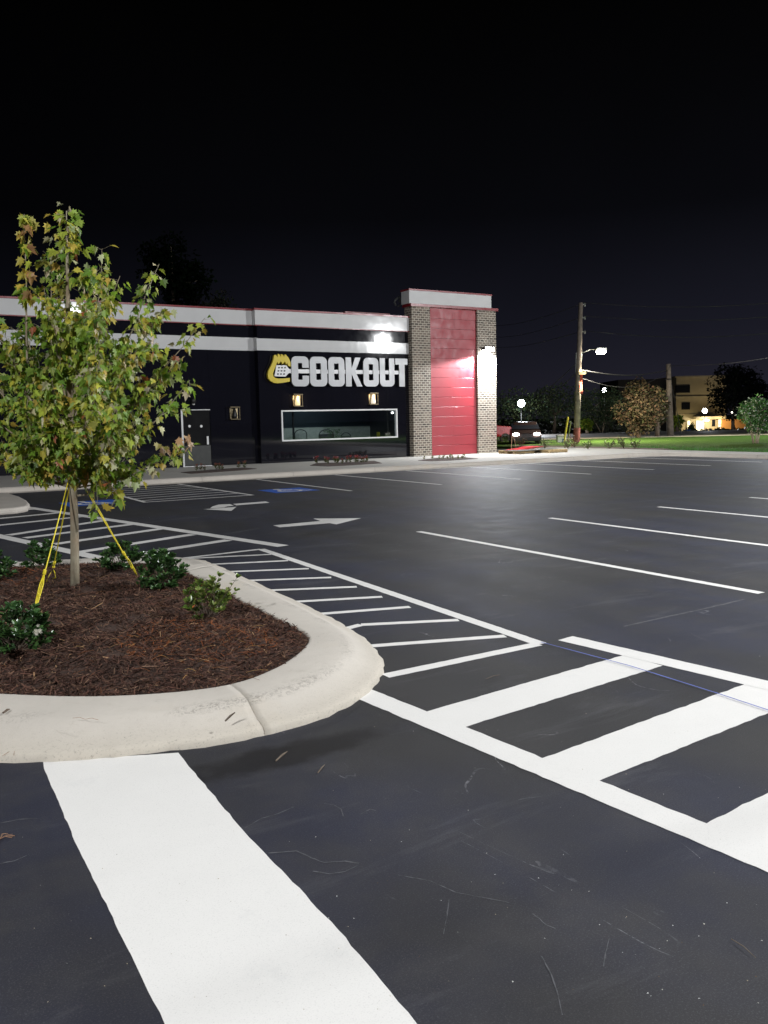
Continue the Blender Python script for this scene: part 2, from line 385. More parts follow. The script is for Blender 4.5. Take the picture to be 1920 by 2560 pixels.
# the glow of the town is stronger to the east (+x)
mr = nt.nodes.new('ShaderNodeMapRange'); mr.inputs[1].default_value = .1; mr.inputs[2].default_value = .85; mr.inputs[3].default_value = .55; mr.inputs[4].default_value = 1.45
nt.links.new(sx.outputs[0], mr.inputs[0])
ns = nt.nodes.new('ShaderNodeTexNoise'); ns.inputs['Scale'].default_value = 2.5; ns.inputs['Detail'].default_value = 3; nt.links.new(tc.outputs['Generated'], ns.inputs['Vector'])
m1 = nt.nodes.new('ShaderNodeMath'); m1.operation = 'MULTIPLY'; nt.links.new(mr.outputs[0], m1.inputs[0])
m2 = nt.nodes.new('ShaderNodeMath'); m2.operation = 'ADD'; m2.inputs[1].default_value = .5; nt.links.new(ns.outputs['Fac'], m2.inputs[0]); nt.links.new(m2.outputs[0], m1.inputs[1])
nt.links.new(rp.outputs[0], bg.inputs['Color']); nt.links.new(m1.outputs[0], bg.inputs['Strength'])
def point(loc, power, col=(1, 1, 1), r=.2, name='lamp_light', spot=None, aim=None, blend=.3, parent=None):
    L = bpy.data.lights.new(name, 'SPOT' if spot else 'POINT'); L.energy = power; L.color = col; L.shadow_soft_size = r
    o = bpy.data.objects.new(name, L); COL.objects.link(o)
    if spot:
        L.spot_size = math.radians(spot); L.spot_blend = blend
        o.rotation_euler = Vector(aim if aim else (0, 0, -1)).to_track_quat('-Z', 'Y').to_euler()
    if parent: o.parent = parent; o.location = Vector(loc)-world_origin(parent)
    else: o.location = loc
    return o
# ------------------------------------------------------------------ ground
def fr(d, s): return (F2[0]*d+R2[0]*s, F2[1]*d+R2[1]*s)
mb = MB(); rows = [(-400, -.012), (0, -.012), (86, -.012), (130, -1.6), (500, -1.6), (1200, -1.6)]; cols = (-1200, -200, 0, 200, 1200)
vs = [(*fr(d, s), z) for d, z in rows for s in cols]; n = len(cols)
mb.add(vs, [(i*n+j, i*n+j+1, (i+1)*n+j+1, (i+1)*n+j) for i in range(len(rows)-1) for j in range(n-1)])
structure(mb.build('ground', 'ground'))
XE = 28.65; YK = 24.68
structure(MB().sheet([(-70, -45), (XE, -45), (XE, YK+.1), (-70, YK+.1)], 0).build('parking_lot', 'asphalt'))
# drive beyond the tower
structure(MB().sheet([(24.9, 31.4), (30.3, 31.4), (31, 45), (20, 60), (8, 66), (8, 45)], .0).build('driveway', 'street'))
# pavement with kerb and gutter along the building and round the end of the lot
mb = MB()
prof = [(-.0, .004), (.28, .010), (.31, .03), (.33, .12), (.36, .148), (.50, .152)]
def corner_path(r=1.2):
    P = [(-40, YK)]; x = -40
    while x < XE-r-3: x += 3.05; P.append((x, YK))
    return P
xs = [-40+3.05*i for i in range(30) if -40+3.05*i < XE-1.4]+[XE-1.3]
for a, b in zip(xs, xs[1:]):
    a += .006; b -= .006
    vs = [(x, YK+o, z) for x in (a, b) for o, z in prof]; m = len(prof)
    mb.add(vs, [(i, m+i, m+i+1, i+1) for i in range(m-1)])
arc = [(XE-1.3+1.3*math.sin(t), YK-1.3+1.3*math.cos(t), math.sin(t), math.cos(t)) for t in np.linspace(0, math.pi/2, 9)]
vs = [(x+nx*o, y+ny*o, z) for x, y, nx, ny in arc for o, z in prof]
mb.add(vs, [(j*m+i, (j+1)*m+i, (j+1)*m+i+1, j*m+i+1) for j in range(8) for i in range(m-1)])
ys = [YK-1.3-3.05*i for i in range(22)]
for a, b in zip(ys, ys[1:]):
    a -= .006; b += .006
    vs = [(XE+o, y, z) for y in (a, b) for o, z in prof]
    mb.add(vs, [(i, m+i, m+i+1, i+1) for i in range(m-1)])
structure(mb.build('kerb', 'kerb'))
mb = MB()      # slabs of the pavement, with open joints
slab = [(x, YK+.505) for x in (-40,)]
def slabs(x0, x1, y0, y1, sx, sy):
    nx = max(1, round((x1-x0)/sx)); ny = max(1, round((y1-y0)/sy))
    for i in range(nx):
        for j in range(ny):
            a, b = x0+(x1-x0)*i/nx+.005, x0+(x1-x0)*(i+1)/nx-.005; c, d = y0+(y1-y0)*j/ny+.005, y0+(y1-y0)*(j+1)/ny-.005
            mb.box(a, b, c, d, -.02, .151)
slabs(-40, XE-1.3, YK+.505, 31.3, 3.05, 1.62)
slabs(24.9, 30.6, 31.3, 33.5, 1.9, 1.1)
pl = [(XE-1.295+.5, 31.3)]
poly = [(XE-1.295, 31.295), (XE-1.295, YK+.505)]+[(x+nx*.505, y+ny*.505) for x, y, nx, ny in arc]+[(30.6, YK-1.3), (30.6, 31.295)]
mb.prism(poly, -.02, .151)
slabs(XE+.505, 30.6, -40, YK-1.31, 1.5, 3.05)
structure(mb.build('pavement', 'walk'))
# raised end of the far-left island
px = [(-260, 1222), (0, 1232), (25, 1234), (48, 1241), (66, 1250), (74, 1258), (70, 1265), (40, 1270), (0, 1273), (-260, 1300)]
o = structure(MB().prism([G(a, b, .12)[:2] for a, b in px], -.01, .13).build('island_kerb', 'kerb', bevel=.05))
# lawn and street beyond
structure(MB().prism([(30.605, -60), (30.605, 36), fr(60, -2), fr(60, 120), fr(20, 120)], -.01, .13).build('lawn', 'grass'))
structure(MB().prism([fr(60.01, -30), fr(60.01, 140), fr(63.6, 140), fr(63.6, -30)], -.01, .10).build('street_pavement', 'far_walk'))
structure(MB().prism([fr(63.61, -40), fr(63.61, 140), fr(67.5, 140), fr(67.5, -40)], -.01, .09).build('verge', 'verge'))
structure(MB().sheet([fr(67.55, -80), fr(67.55, 160), fr(84, 160), fr(84, -80)], .0).build('street', 'street'))
# mulch strip at the edge of the lawn
structure(MB().prism([(30.62, 36), (30.62, 26.6), (31.3, 26.2), (32.0, 27.5), (32.2, 35.5), (31.5, 38)], .0, .15).build('planting_strip', 'mulch'))
# ------------------------------------------------------------------ painted markings (sheets)
def mark(name, polys, z=.004, mat='paint', amp=.0013):
    z = z*.3; amp *= .3 if amp > .002 else 1
    mb = MB()
    for i, p in enumerate(polys): mb.sheet(rag([q[:2] for q in p], .05, amp), z if not isinstance(z, (list, tuple)) else z[i])
    return structure(mb.build(name, mat))
GP = lambda *pts: [G(*p)[:2] for p in pts]
# wide bar at the lower left
mark('crosswalk_bar', [GP((108, 1905), (110, 1922), (199, 2128), (347, 2429), (411, 2559), (470, 2690), (1130, 2690), (1041.6, 2559), (845, 2324.5), (602, 2070), (480, 1925), (446, 1882))], .004, amp=.006)
# crosswalk to the right: two rails and wide bars
d1 = np.array(G(1920, 2121)[:2])-np.array(G(940, 1728.7)[:2]); a = np.array(G(940, 1728.7)[:2]); b = np.array(G(898, 1749)[:2])
t_ = d1/np.linalg.norm(d1)
mark('crosswalk_rail', [[tuple(a-t_*.12), tuple(a+t_*5.5), tuple(b+t_*5.5), tuple(b-t_*.1)]], .008, amp=.006)
a = np.array(G(1432, 1591)[:2]); b = np.array(G(1395, 1601)[:2]); e1 = np.array(G(1920, 1703)[:2])-a; e1 /= np.linalg.norm(e1)
mark('crosswalk_rail', [[tuple(a), tuple(a+e1*4.4), tuple(b+e1*4.4), tuple(b)]], .008)
mark('crosswalk_bar', [[(2.75, 4.16), (2.80, 3.82), (4.70, 4.0), (4.69, 4.35)]], .004, amp=.008)
mark('crosswalk_bar', [[(2.84, 3.23), (2.88, 2.87), (4.85, 3.03), (4.84, 3.42)]], .004, amp=.01)
mark('crosswalk_bar', [[(2.93, 2.30), (2.97, 1.93), (4.95, 2.08), (4.93, 2.45)]], .004, amp=.01)
# slim hatching along the island
S0, S1 = G(652, 1373)[:2], G(1352, 1610.5)[:2]
mark('hatching_edge', [strip(S0, S1, .115)], .008)
bars = [((446, 1397), (652, 1373), .09), ((446, 1397.5), (678, 1386), .085), ((505, 1412), (720, 1401.7), .09), ((556, 1430), (772, 1421.7), .09), ((605, 1452), (828, 1443.7), .09),
        ((660, 1476.5), (892, 1467), .09), ((728, 1505), (955.5, 1492), .09), ((786, 1536), (1025, 1517.4), .09), ((928, 1615), (1263, 1590), .09), ((963, 1690), (1345, 1610), .105)]
for a, b, w_ in bars: mark('hatching_bar', [strip(G(*a), G(*b), w_)], .004)
pa, pb, pc = G(860, 1573), G(903, 1562), G(1146, 1550)
mark('hatching_bar', [strip(pb, pc, .09)], .004); mark('hatching_bar', [strip(pa, pb, .088)], .0055)
# left hatched crossing
mark('hatching_edge', [strip(G(58, 1267), G(708, 1365.5), .20)], .008)
mark('hatching_edge', [strip(G(-40, 1332), G(262, 1398), .20)], .008)
for a, b in [((-30, 1281), (96, 1272)), ((-30, 1299), (143, 1282.5)), ((-30, 1316), (200, 1292)), ((20, 1338), (262, 1301)), ((62, 1345), (328, 1311)), ((131, 1361), (409, 1321)), ((200, 1380), (482, 1336)), ((352, 1384), (571, 1350))]:
    mark('hatching_bar', [strip(G(*a), G(*b), .20)], .004)
# accessible aisle beside the building
for p in ([(5.42, 19.38), (5.52, 19.38), (5.60, 24.6), (5.50, 24.6)], [(8.02, 19.34), (8.12, 19.34), (7.98, 24.62), (7.88, 24.62)], [(5.52, 19.38), (5.52, 19.48), (8.02, 19.44), (8.02, 19.34)]):
    mark('hatching_edge', [p], .008)
for i in range(7):
    y = 19.95+i*.66; mark('hatching_bar', [[(5.53, y-.1), (5.53, y), (8.0, y+.28), (8.0, y+.18)]], .004)
# stall lines
for i in range(7):
    x = 10.44+2.743*i; mark('parking_line', [[(x-.05, 18.68), (x+.05, 18.68), (x+.05, 24.66), (x-.05, 24.66)]], .004)
for i in range(6):
    x = 7.40+2.743*i; mark('parking_line', [[(x-.055, 5.11), (x+.055, 5.11), (x+.055, 11.12), (x-.055, 11.12)]], .004)
# arrows
sec2 = lambda x, y: (460+x*360/1659, 1190+y*360/1659)
mark('direction_arrow', [GP((683, 1313.5), (700, 1318.5), (824, 1308), (841, 1311), (903, 1295.5), (783, 1296.5), (801, 1302.5))], .004)
mark('direction_arrow', [GP(*[sec2(*p) for p in ((220, 383), (300, 378), (470, 366), (605, 356), (545, 402))]),
     GP(*[sec2(*p) for p in ((300, 372), (330, 350), (400, 330), (530, 323), (575, 343), (500, 350), (460, 362), (380, 369))]),
     GP(*[sec2(*p) for p in ((560, 322), (940, 293), (985, 308), (605, 338))])], .004)
# blue accessible squares with wheelchair figures
def access(cx, cy_, s):
    mb = MB(); mb.sheet(rag([(cx-s/2, cy_-s/2), (cx+s/2, cy_-s/2), (cx+s/2, cy_+s/2), (cx-s/2, cy_+s/2)]), .004)
    o = structure(mb.build('accessible_square', 'blue_paint'))
    u = s/10.; P = lambda x, y: (cx+(x-5)*u, cy_+(y-5)*u)
    mb = MB()
    mb.sheet([P(3.9+.75*math.cos(t), 8.8+.75*math.sin(t)) for t in np.linspace(0, 2*math.pi, 17)[:-1]], .008)
    ang = np.linspace(math.radians(125), math.radians(345), 20)
    ring = [P(4.7+2.7*math.cos(t), 3.6+2.7*math.sin(t)) for t in ang]+[P(4.7+1.9*math.cos(t), 3.6+1.9*math.sin(t)) for t in ang[::-1]]
    mb.sheet(ring, .008)
    mb.sheet([P(3.5, 7.9), P(4.4, 7.9), P(4.6, 6.6), P(6.4, 6.6), P(6.4, 5.9), P(4.7, 5.9), P(4.8, 5.0), P(3.9, 4.6)], .0081)
    mb.sheet([P(4.8, 5.0), P(6.9, 5.0), P(7.9, 2.2), P(8.9, 2.5), P(9.1, 1.8), P(7.4, 1.3), P(6.3, 4.1), P(4.0, 4.1)], .0083)
    structure(mb.build('wheelchair_symbol', 'paint'))
access(9.35, 20.05, 1.22); access(4.45, 20.15, 1.22)
# blue chalk snap line
M['chalk'] = simple('blue chalk', (.10, .14, .42), .9, 0, .35, 5)
mb = MB(); cpts = [G(1352, 1608), G(1576, 1668), (G(1791, 1736)), G(1990, 1802)]
for a, b in zip(cpts, cpts[1:]): mb.sheet(strip(a, b, .011), .0105)
structure(mb.build('chalk_line', 'chalk'))
# pale drag marks on the sealer
M['scuff'] = simple('pale scuff', (.082, .082, .09), .9, 0, .5, 30)
mb = MB(); c4 = lambda x, y: G(x*1.1573, 1850+y*1.1573)[:2]
for pts, w_ in (([(530, 190), (565, 170), (600, 160), (635, 145)], .005), ([(700, 138), (722, 141), (737, 150), (742, 166)], .004), ([(580, 245), (640, 240), (672, 255), (700, 265), (745, 262), (775, 267)], .006), ([(676, 284), (712, 290), (745, 285), (772, 272)], .005),
        ([(970, 345), (966, 380), (958, 420)], .003), ([(1170, 468), (1190, 505), (1204, 545), (1215, 595)], .0035), ([(1316, 430), (1308, 460), (1304, 490)], .003), ([(780, 160), (800, 150), (812, 153)], .004), ([(1120, 130), (1145, 125), (1172, 123)], .004),
        ([(860, 292), (930, 305), (985, 330), (1040, 340), (1100, 352)], .004), ([(1150, 375), (1180, 400), (1200, 408)], .003), ([(0, 180), (40, 172), (80, 170)], .005), ([(0, 268), (30, 262), (58, 250)], .004)):
    for a, b in zip(pts, pts[1:]): mb.sheet(rag(strip(c4(*a), c4(*b), w_*random.uniform(.6, 1.2)), .02, .0012), .0014+random.uniform(0, .0004))
for pts, w_ in (([(1560, 1566), (1640, 1548), (1760, 1522), (1860, 1498)], .02), ([(560, 1335), (600, 1329), (648, 1321)], .03), ([(674, 1257.5), (700, 1254.5), (740, 1251)], .025), ([(330, 1312), (420, 1300), (520, 1290)], .03), ([(903, 1295), (960, 1290), (1030, 1286)], .02), ([(1500, 1262), (1640, 1250), (1760, 1240)], .025)):
    for a, b in zip(pts, pts[1:]): mb.sheet(rag(strip(G(*a), G(*b), w_), .1, .004), .0006)
structure(mb.build('scuff_marks', 'scuff'))
# ------------------------------------------------------------------ island: kerb + mulch
pairs = [((.625, 5.58), (.514, 4.80)), ((1.19, 5.13), (1.05, 4.52)), ((1.77, 4.93), (1.72, 4.355)), ((2.2, 5.07), (2.38, 4.47)), ((2.6, 5.42), (2.98, 4.95)), ((2.80, 5.78), (3.28, 5.6)),
         ((2.84, 6.47), (3.42, 6.35)), ((2.87, 7.28), (3.5, 7.25)), ((2.93, 8.76), (3.58, 8.8)), ((2.97, 9.3), (3.63, 9.9)), ((2.75, 9.9), (3.58, 10.5)), ((2.4, 10.25), (3.1, 11.0)),
         ((1.9, 10.5), (2.3, 11.2)), ((1.3, 10.8), (1.5, 11.45)), ((.3, 11.3), (.5, 12.0)), ((-.8, 11.2), (-1, 12.0)), ((-1.6, 9.5), (-2.3, 9.8)), ((-1.3, 7.8), (-1.9, 7.3)), ((-.3, 6.5), (-.6, 5.75))]
def crv(pts, per=12):
    P = [np.array(p, float) for p in pts]; n = len(P); out = []
    for i in range(n):
        p0, p1, p2, p3 = P[i-1], P[i], P[(i+1) % n], P[(i+2) % n]
        for k in range(per):
            t = k/per
            out.append(.5*((2*p1)+(-p0+p2)*t+(2*p0-5*p1+4*p2-p3)*t*t+(-p0+3*p1-3*p2+p3)*t**3))
    return out
inner = crv([p[0] for p in pairs]); outer = crv([p[1] for p in pairs])
N = len(inner)
kp = [(-.02, .05), (0, .142), (.02, .149), (.05, .151), (.36, .151), (.52, .141), (.56, .136), (.60, .125), (.68, .101), (.75, .081), (.80, .070), (.84, .063), (.90, .053), (.955, .045), (.985, .030), (1., -.02)]
def joints_at(px0): # nearest outer index
    g = np.array(G(*px0)[:2]); return min(range(N), key=lambda i: np.linalg.norm(outer[i]-g))
jn = {joints_at((676, 1840)), joints_at((934, 1610))+40}
secs = []
for i in range(N):
    wob = .009*math.sin(i*1.7)+.007*math.sin(i*.61+1)+random.gauss(0, .006)
    if i in jn:
        nx_ = (i+1) % N
        for f, dz in ((0, 0), (.055, -.022), (.11, -.022), (.165, 0)):
            secs.append((inner[i]*(1-f)+inner[nx_]*f, outer[i]*(1-f)+outer[nx_]*f, dz, wob))
    else: secs.append((inner[i], outer[i], 0, wob))
m = len(kp); vs = []
for a, b, dz, wob in secs:
    for t, z in kp:
        q = a+(b-a)*(t+(wob if t > .9 else 0)); vs.append((q[0], q[1], z+(dz if z > .02 else 0)))
K = len(secs)
structure(MB().add(vs, [(j*m+i, j*m+i+1, ((j+1) % K)*m+i+1, ((j+1) % K)*m+i) for j in range(K) for i in range(m-1)]).build('island_kerb', 'kerb_dirty', smooth=True))
cen = np.array([1.1, 8.1]); hN = lambda x, y: .012*math.sin(x*7.1+y*3)+.010*math.sin(y*9.3-x*4)+.008*math.sin(x*17+y*13)
def mulch_z(x, y):
    d = min(math.hypot(x-q[0], y-q[1]) for q in inner[::3]); k = min(1, d/.9); k = k*k*(3-2*k)
    return .138+.085*k+hN(x, y)*min(1, d/.2)
mb = MB(); rings = [1, .985, .96, .92, .86, .78, .68, .56, .42, .28, .14]
vs = []
for r in rings:
    for q in inner:
        p = cen+(q-cen)*r; vs.append((p[0], p[1], mulch_z(p[0], p[1])))
vs.append((cen[0], cen[1], mulch_z(*cen)))
fs = [(a*N+i, a*N+(i+1) % N, (a+1)*N+(i+1) % N, (a+1)*N+i) for a in range(len(rings)-1) for i in range(N)]+[((len(rings)-1)*N+i, (len(rings)-1)*N+(i+1) % N, len(vs)-1) for i in range(N)]
structure(mb.add(vs, fs).build('mulch_bed', 'mulch', smooth=True))
poly_in = [tuple(q) for q in inner]
def inside(x, y, poly):
    c = False; n = len(poly); j = n-1
    for i in range(n):
        xi, yi = poly[i]; xj, yj = poly[j]
        if (yi > y) != (yj > y) and x < (xj-xi)*(y-yi)/(yj-yi)+xi: c = not c
        j = i
    return c
# shredded chips
ins = np.array(inner[::3]); cols = [(.105, .052, .038), (.068, .036, .028), (.115, .060, .043), (.03, .017, .013), (.15, .09, .06), (.078, .042, .034)]
pp = np.array(poly_in)
def inside_many(X, Y, poly):
    c = np.zeros(len(X), bool); n = len(poly); j = n-1
    for i in range(n):
        xi, yi = poly[i]; xj, yj = poly[j]
        cond = ((yi > Y) != (yj > Y)) & (X < (xj-xi)*(Y-yi)/((yj-yi) if yj != yi else 1e-9)+xi); c ^= cond; j = i
    return c
nc = 90000
X = rng.uniform(-.2, 3.1, nc); Y = rng.uniform(4.8, 11, nc)
keep = inside_many(X, Y, poly_in) & (X > .12*Y-.25) & (rng.uniform(0, 1, nc) < np.clip(1.25-(Y-5)*.15, .35, 1)); X = X[keep]; Y = Y[keep]
D = np.sqrt(((X[:, None]-ins[None, :, 0])**2+(Y[:, None]-ins[None, :, 1])**2)).min(1)
kk = np.clip(D/.9, 0, 1); kk = kk*kk*(3-2*kk)
Z = .138+.085*kk+(.012*np.sin(X*7.1+Y*3)+.010*np.sin(Y*9.3-X*4)+.008*np.sin(X*17+Y*13))*np.clip(D/.2, 0, 1)
nchip = len(X); L = rng.gamma(3, .011, nchip)+.012; Wd = rng.uniform(.0025, .008, nchip); A = rng.uniform(0, 2*np.pi, nchip); T = rng.normal(0, .28, nchip); Zo = rng.uniform(.001, .014, nchip)
dx, dy, dz = np.cos(A)*np.cos(T)*L/2, np.sin(A)*np.cos(T)*L/2, np.sin(T)*L/2; rl = rng.normal(0, .5, nchip)
wx, wy, wz = -np.sin(A)*Wd/2*np.cos(rl), np.cos(A)*Wd/2*np.cos(rl), np.sin(rl)*Wd/2
zc = Z+Zo+np.abs(dz)*.6
V = np.stack([np.stack([X+s1*dx+s2*wx, Y+s1*dy+s2*wy, zc+s1*dz+s2*wz], 1) for s1, s2 in ((-1, -1), (1, -1), (1, 1), (-1, 1))], 1).reshape(-1, 3)
me = bpy.data.meshes.new('mulch_chips'); me.vertices.add(len(V)); me.vertices.foreach_set('co', V.ravel().astype(np.float32))
me.loops.add(nchip*4); me.loops.foreach_set('vertex_index', np.arange(nchip*4, dtype=np.int32)); me.polygons.add(nchip)
me.polygons.foreach_set('loop_start', np.arange(0, nchip*4, 4, dtype=np.int32)); me.polygons.foreach_set('loop_total', np.full(nchip, 4, np.int32))
cc = np.array(cols)[rng.integers(0, len(cols), nchip)]*rng.uniform(.7, 1.3, (nchip, 1))
patch = (np.hypot((X-2.0)/.6, (Y-5.9)/.55) < 1) | (np.hypot((X-1.2)/.4, (Y-9.6)/.7) < 1); red = patch & (rng.uniform(0, 1, nchip) < .2)
cc[red] = np.array([.20, .07, .03])*rng.uniform(.6, 1.4, (red.sum(), 1))
tn = rng.uniform(0, 1, nchip) < .012; cc[tn] = np.array([.36, .22, .12])
at = me.attributes.new('col', 'FLOAT_COLOR', 'POINT'); at.data.foreach_set('color', np.repeat(np.concatenate([cc, np.ones((nchip, 1))], 1), 4, 0).astype(np.float32).ravel())
me.materials.append(M['chip']); me.update(); me.validate()
o = bpy.data.objects.new('mulch_chips', me); COL.objects.link(o); tag(o, 'reddish brown shredded bark mulch and pine straw filling the kerbed island', 'mulch', kind='stuff')
# long pine straw needles in the mulch
mb = MB()
for i in range(130):
    if i < 70: x, y = random.gauss(2.0, .38), random.gauss(5.9, .35)
    else: x, y = random.uniform(.3, 2.8), random.uniform(5, 10)
    if not inside(x, y, poly_in): continue
    z = mulch_z(x, y)+.018; a = random.gauss(-.35, .5)+YAW*-1+random.choice((0, 0, 1.5)); l = random.uniform(.06, .16); b = random.gauss(0, .2)
    p = [(x+math.cos(a+b*t)*l*t, y+math.sin(a+b*t)*l*t, z+.012*math.sin(3.1*t)) for t in (0, .35, .7, 1)]
    mb.tube(p, .0011, 3, jit(random.choice([(.28, .11, .05), (.42, .24, .10), (.20, .08, .04)]), .3))
tag(mb.build('pine_straw', 'chip'), 'loose orange pine needles scattered over the mulch', 'pine straw', kind='stuff')
# ------------------------------------------------------------------ maple tree
TZ = .2; tb = np.array(G(187, 1470, TZ)); TD = tb[0]*sy+tb[1]*cy
lat = np.array([cy, -sy, 0]); fwd = np.array([sy, cy, 0]); upv = np.array([0, 0, 1.])
def TP(px, py, dd=0): return np.array(AT(px, py, TD+dd))
tree = empty('maple_tree', tuple(tb), 'young maple tree with yellow green lobed leaves, roped to the ground in the mulch island', 'tree')
trunk = [TP(187, 1472), TP(187, 1400), TP(186, 1300), TP(182, 1200), TP(178, 1100), TP(176, 1000), TP(172, 880), TP(170, 760), TP(168, 650), TP(166, 560), TP(166, 527)]
trunk[0] = tb-np.array([0, 0, .03])
rad = [.044, .040, .038, .036, .031, .029, .024, .019, .013, .007, .004]
MB().tube(trunk, rad, 14).build('trunk', 'bark', tree, smooth=True)
def trunk_at(t):
    f = t*(len(trunk)-1); i = min(int(f), len(trunk)-2); return trunk[i]*(1-(f-i))+trunk[i+1]*(f-i)
GRN = [(.15, .26, .03), (.20, .32, .035), (.30, .38, .05), (.11, .20, .03), (.24, .32, .06), (.33, .40, .06)]
YEL = [(.46, .45, .06), (.50, .42, .07), (.46, .34, .06), (.38, .38, .08), (.42, .46, .06)]
PAL = [(.52, .52, .30), (.58, .52, .36), (.50, .46, .27), (.42, .46, .24)]
LOBE = [(0, 0), (.10, .02), (.30, -.06), (.24, .12), (.50, .22), (.34, .34), (.44, .58), (.22, .50), (.13, .74), (0, 1.0), (-.13, .74), (-.22, .50), (-.44, .58), (-.34, .34), (-.50, .22), (-.24, .12), (-.30, -.06), (-.10, .02)]
def rot_basis(d, roll):
    d = d/np.linalg.norm(d); a = np.cross(d, upv); a = a/(np.linalg.norm(a)+1e-9) if np.linalg.norm(a) > 1e-3 else np.array([1., 0, 0]); b = np.cross(a, d)
    return d, a*math.cos(roll)+b*math.sin(roll), -a*math.sin(roll)+b*math.cos(roll)
lf = MB(); tw = MB()
def maple_leaf(p, size, d, roll, col):
    d, a, b = rot_basis(d, roll); fold = random.uniform(.05, .4); curl = random.uniform(-.1, .35)
    pt = lambda x, y: p+a*x*size+d*y*size+b*(abs(x)*fold-curl*y*y)*size
    vr = [pt(*q) for q in LOBE[:10]]; vl = [pt(*q) for q in ([LOBE[0]]+LOBE[9:])]
    n = len(lf.v); lf.v += [tuple(v) for v in vr+vl]; lf.f += [tuple(range(n, n+len(vr))), tuple(range(n+len(vr), n+len(vr)+len(vl)))]; lf.c += [col]*(len(vr)+len(vl))
def leafcol(p, tip):
    side = (p-tb)@lat; h = p[2]
    wy = .20+.14*max(0, min(1, tip)); wp = .05+.14*max(0, min(1, side+.2))+(.12 if h > 3.2 else 0)
    if h < 2.5 and side < .3: wp *= .4
    r = random.random()
    c = random.choice(YEL) if r < wy else random.choice(PAL) if r < wy+wp else random.choice(GRN)
    if random.random() < .008: c = (.38, .13, .05)
    return jit(c, .22)
def dress(path, dens, size=.082, spread=.10, t0=.12):
    P = [np.array(p) for p in path]; Ls = [np.linalg.norm(P[i+1]-P[i]) for i in range(len(P)-1)]; T_ = sum(Ls); k = max(3, int(T_*dens))
    for i in range(k):
        s = (t0+(1-t0)*random.random())*T_; j = 0
        while j < len(Ls)-1 and s > Ls[j]: s -= Ls[j]; j += 1
        q = P[j]+(P[j+1]-P[j])*min(1, s/Ls[j])
        out = np.array([random.gauss(0, 1), random.gauss(0, 1), random.gauss(-.1, .7)]); out /= np.linalg.norm(out)
        pet = q+out*random.uniform(.3, 1)*spread
        d = out*.8+np.array([0, 0, -random.uniform(.2, 1.5)]); sz = size*random.uniform(.55, 1.2)
        if random.random() < .35: tw.tube([q, pet], .0015, 3)
        maple_leaf(pet, sz, d, random.gauss(0, .9), leafcol(pet, i/k))
def limb(start, end, r0, dens=34, sag=.06, twigs=4, tl=.4, size=.082, spread=.09):
    a, b = np.array(start), np.array(end); mid = []
    n = 7; side = np.array([random.gauss(0, .04) for _ in range(3)])
    for i in range(n):
        t = i/(n-1); bow = math.sin(math.pi*t); mid.append(a+(b-a)*t+side*bow+np.array([0, 0, -sag*bow])+np.array([random.gauss(0, .008) for _ in range(3)])*(0 < i < n-1))
    tw.tube(mid, [r0*(1-.8*i/(n-1)) for i in range(n)], 6)
    dress(mid, dens, size, spread, .3)
    for j in range(twigs):
        t = random.uniform(.25, .92); i = int(t*(n-1)); q = mid[i]+(mid[i+1]-mid[i])*(t*(n-1)-i)
        dr = (b-a)/np.linalg.norm(b-a)+np.array([random.gauss(0, .6), random.gauss(0, .6), random.gauss(.15, .45)]); dr /= np.linalg.norm(dr)
        l = tl*random.uniform(.5, 1.1)*(1.1-.5*t); e_ = q+dr*l; m_ = (q+e_)/2+np.array([0, 0, .03])
        tw.tube([q, m_, e_+np.array([0, 0, -.03])], [r0*.4, r0*.25, .002], 4); dress([q, m_, e_], dens*1.15, size, spread, .15)
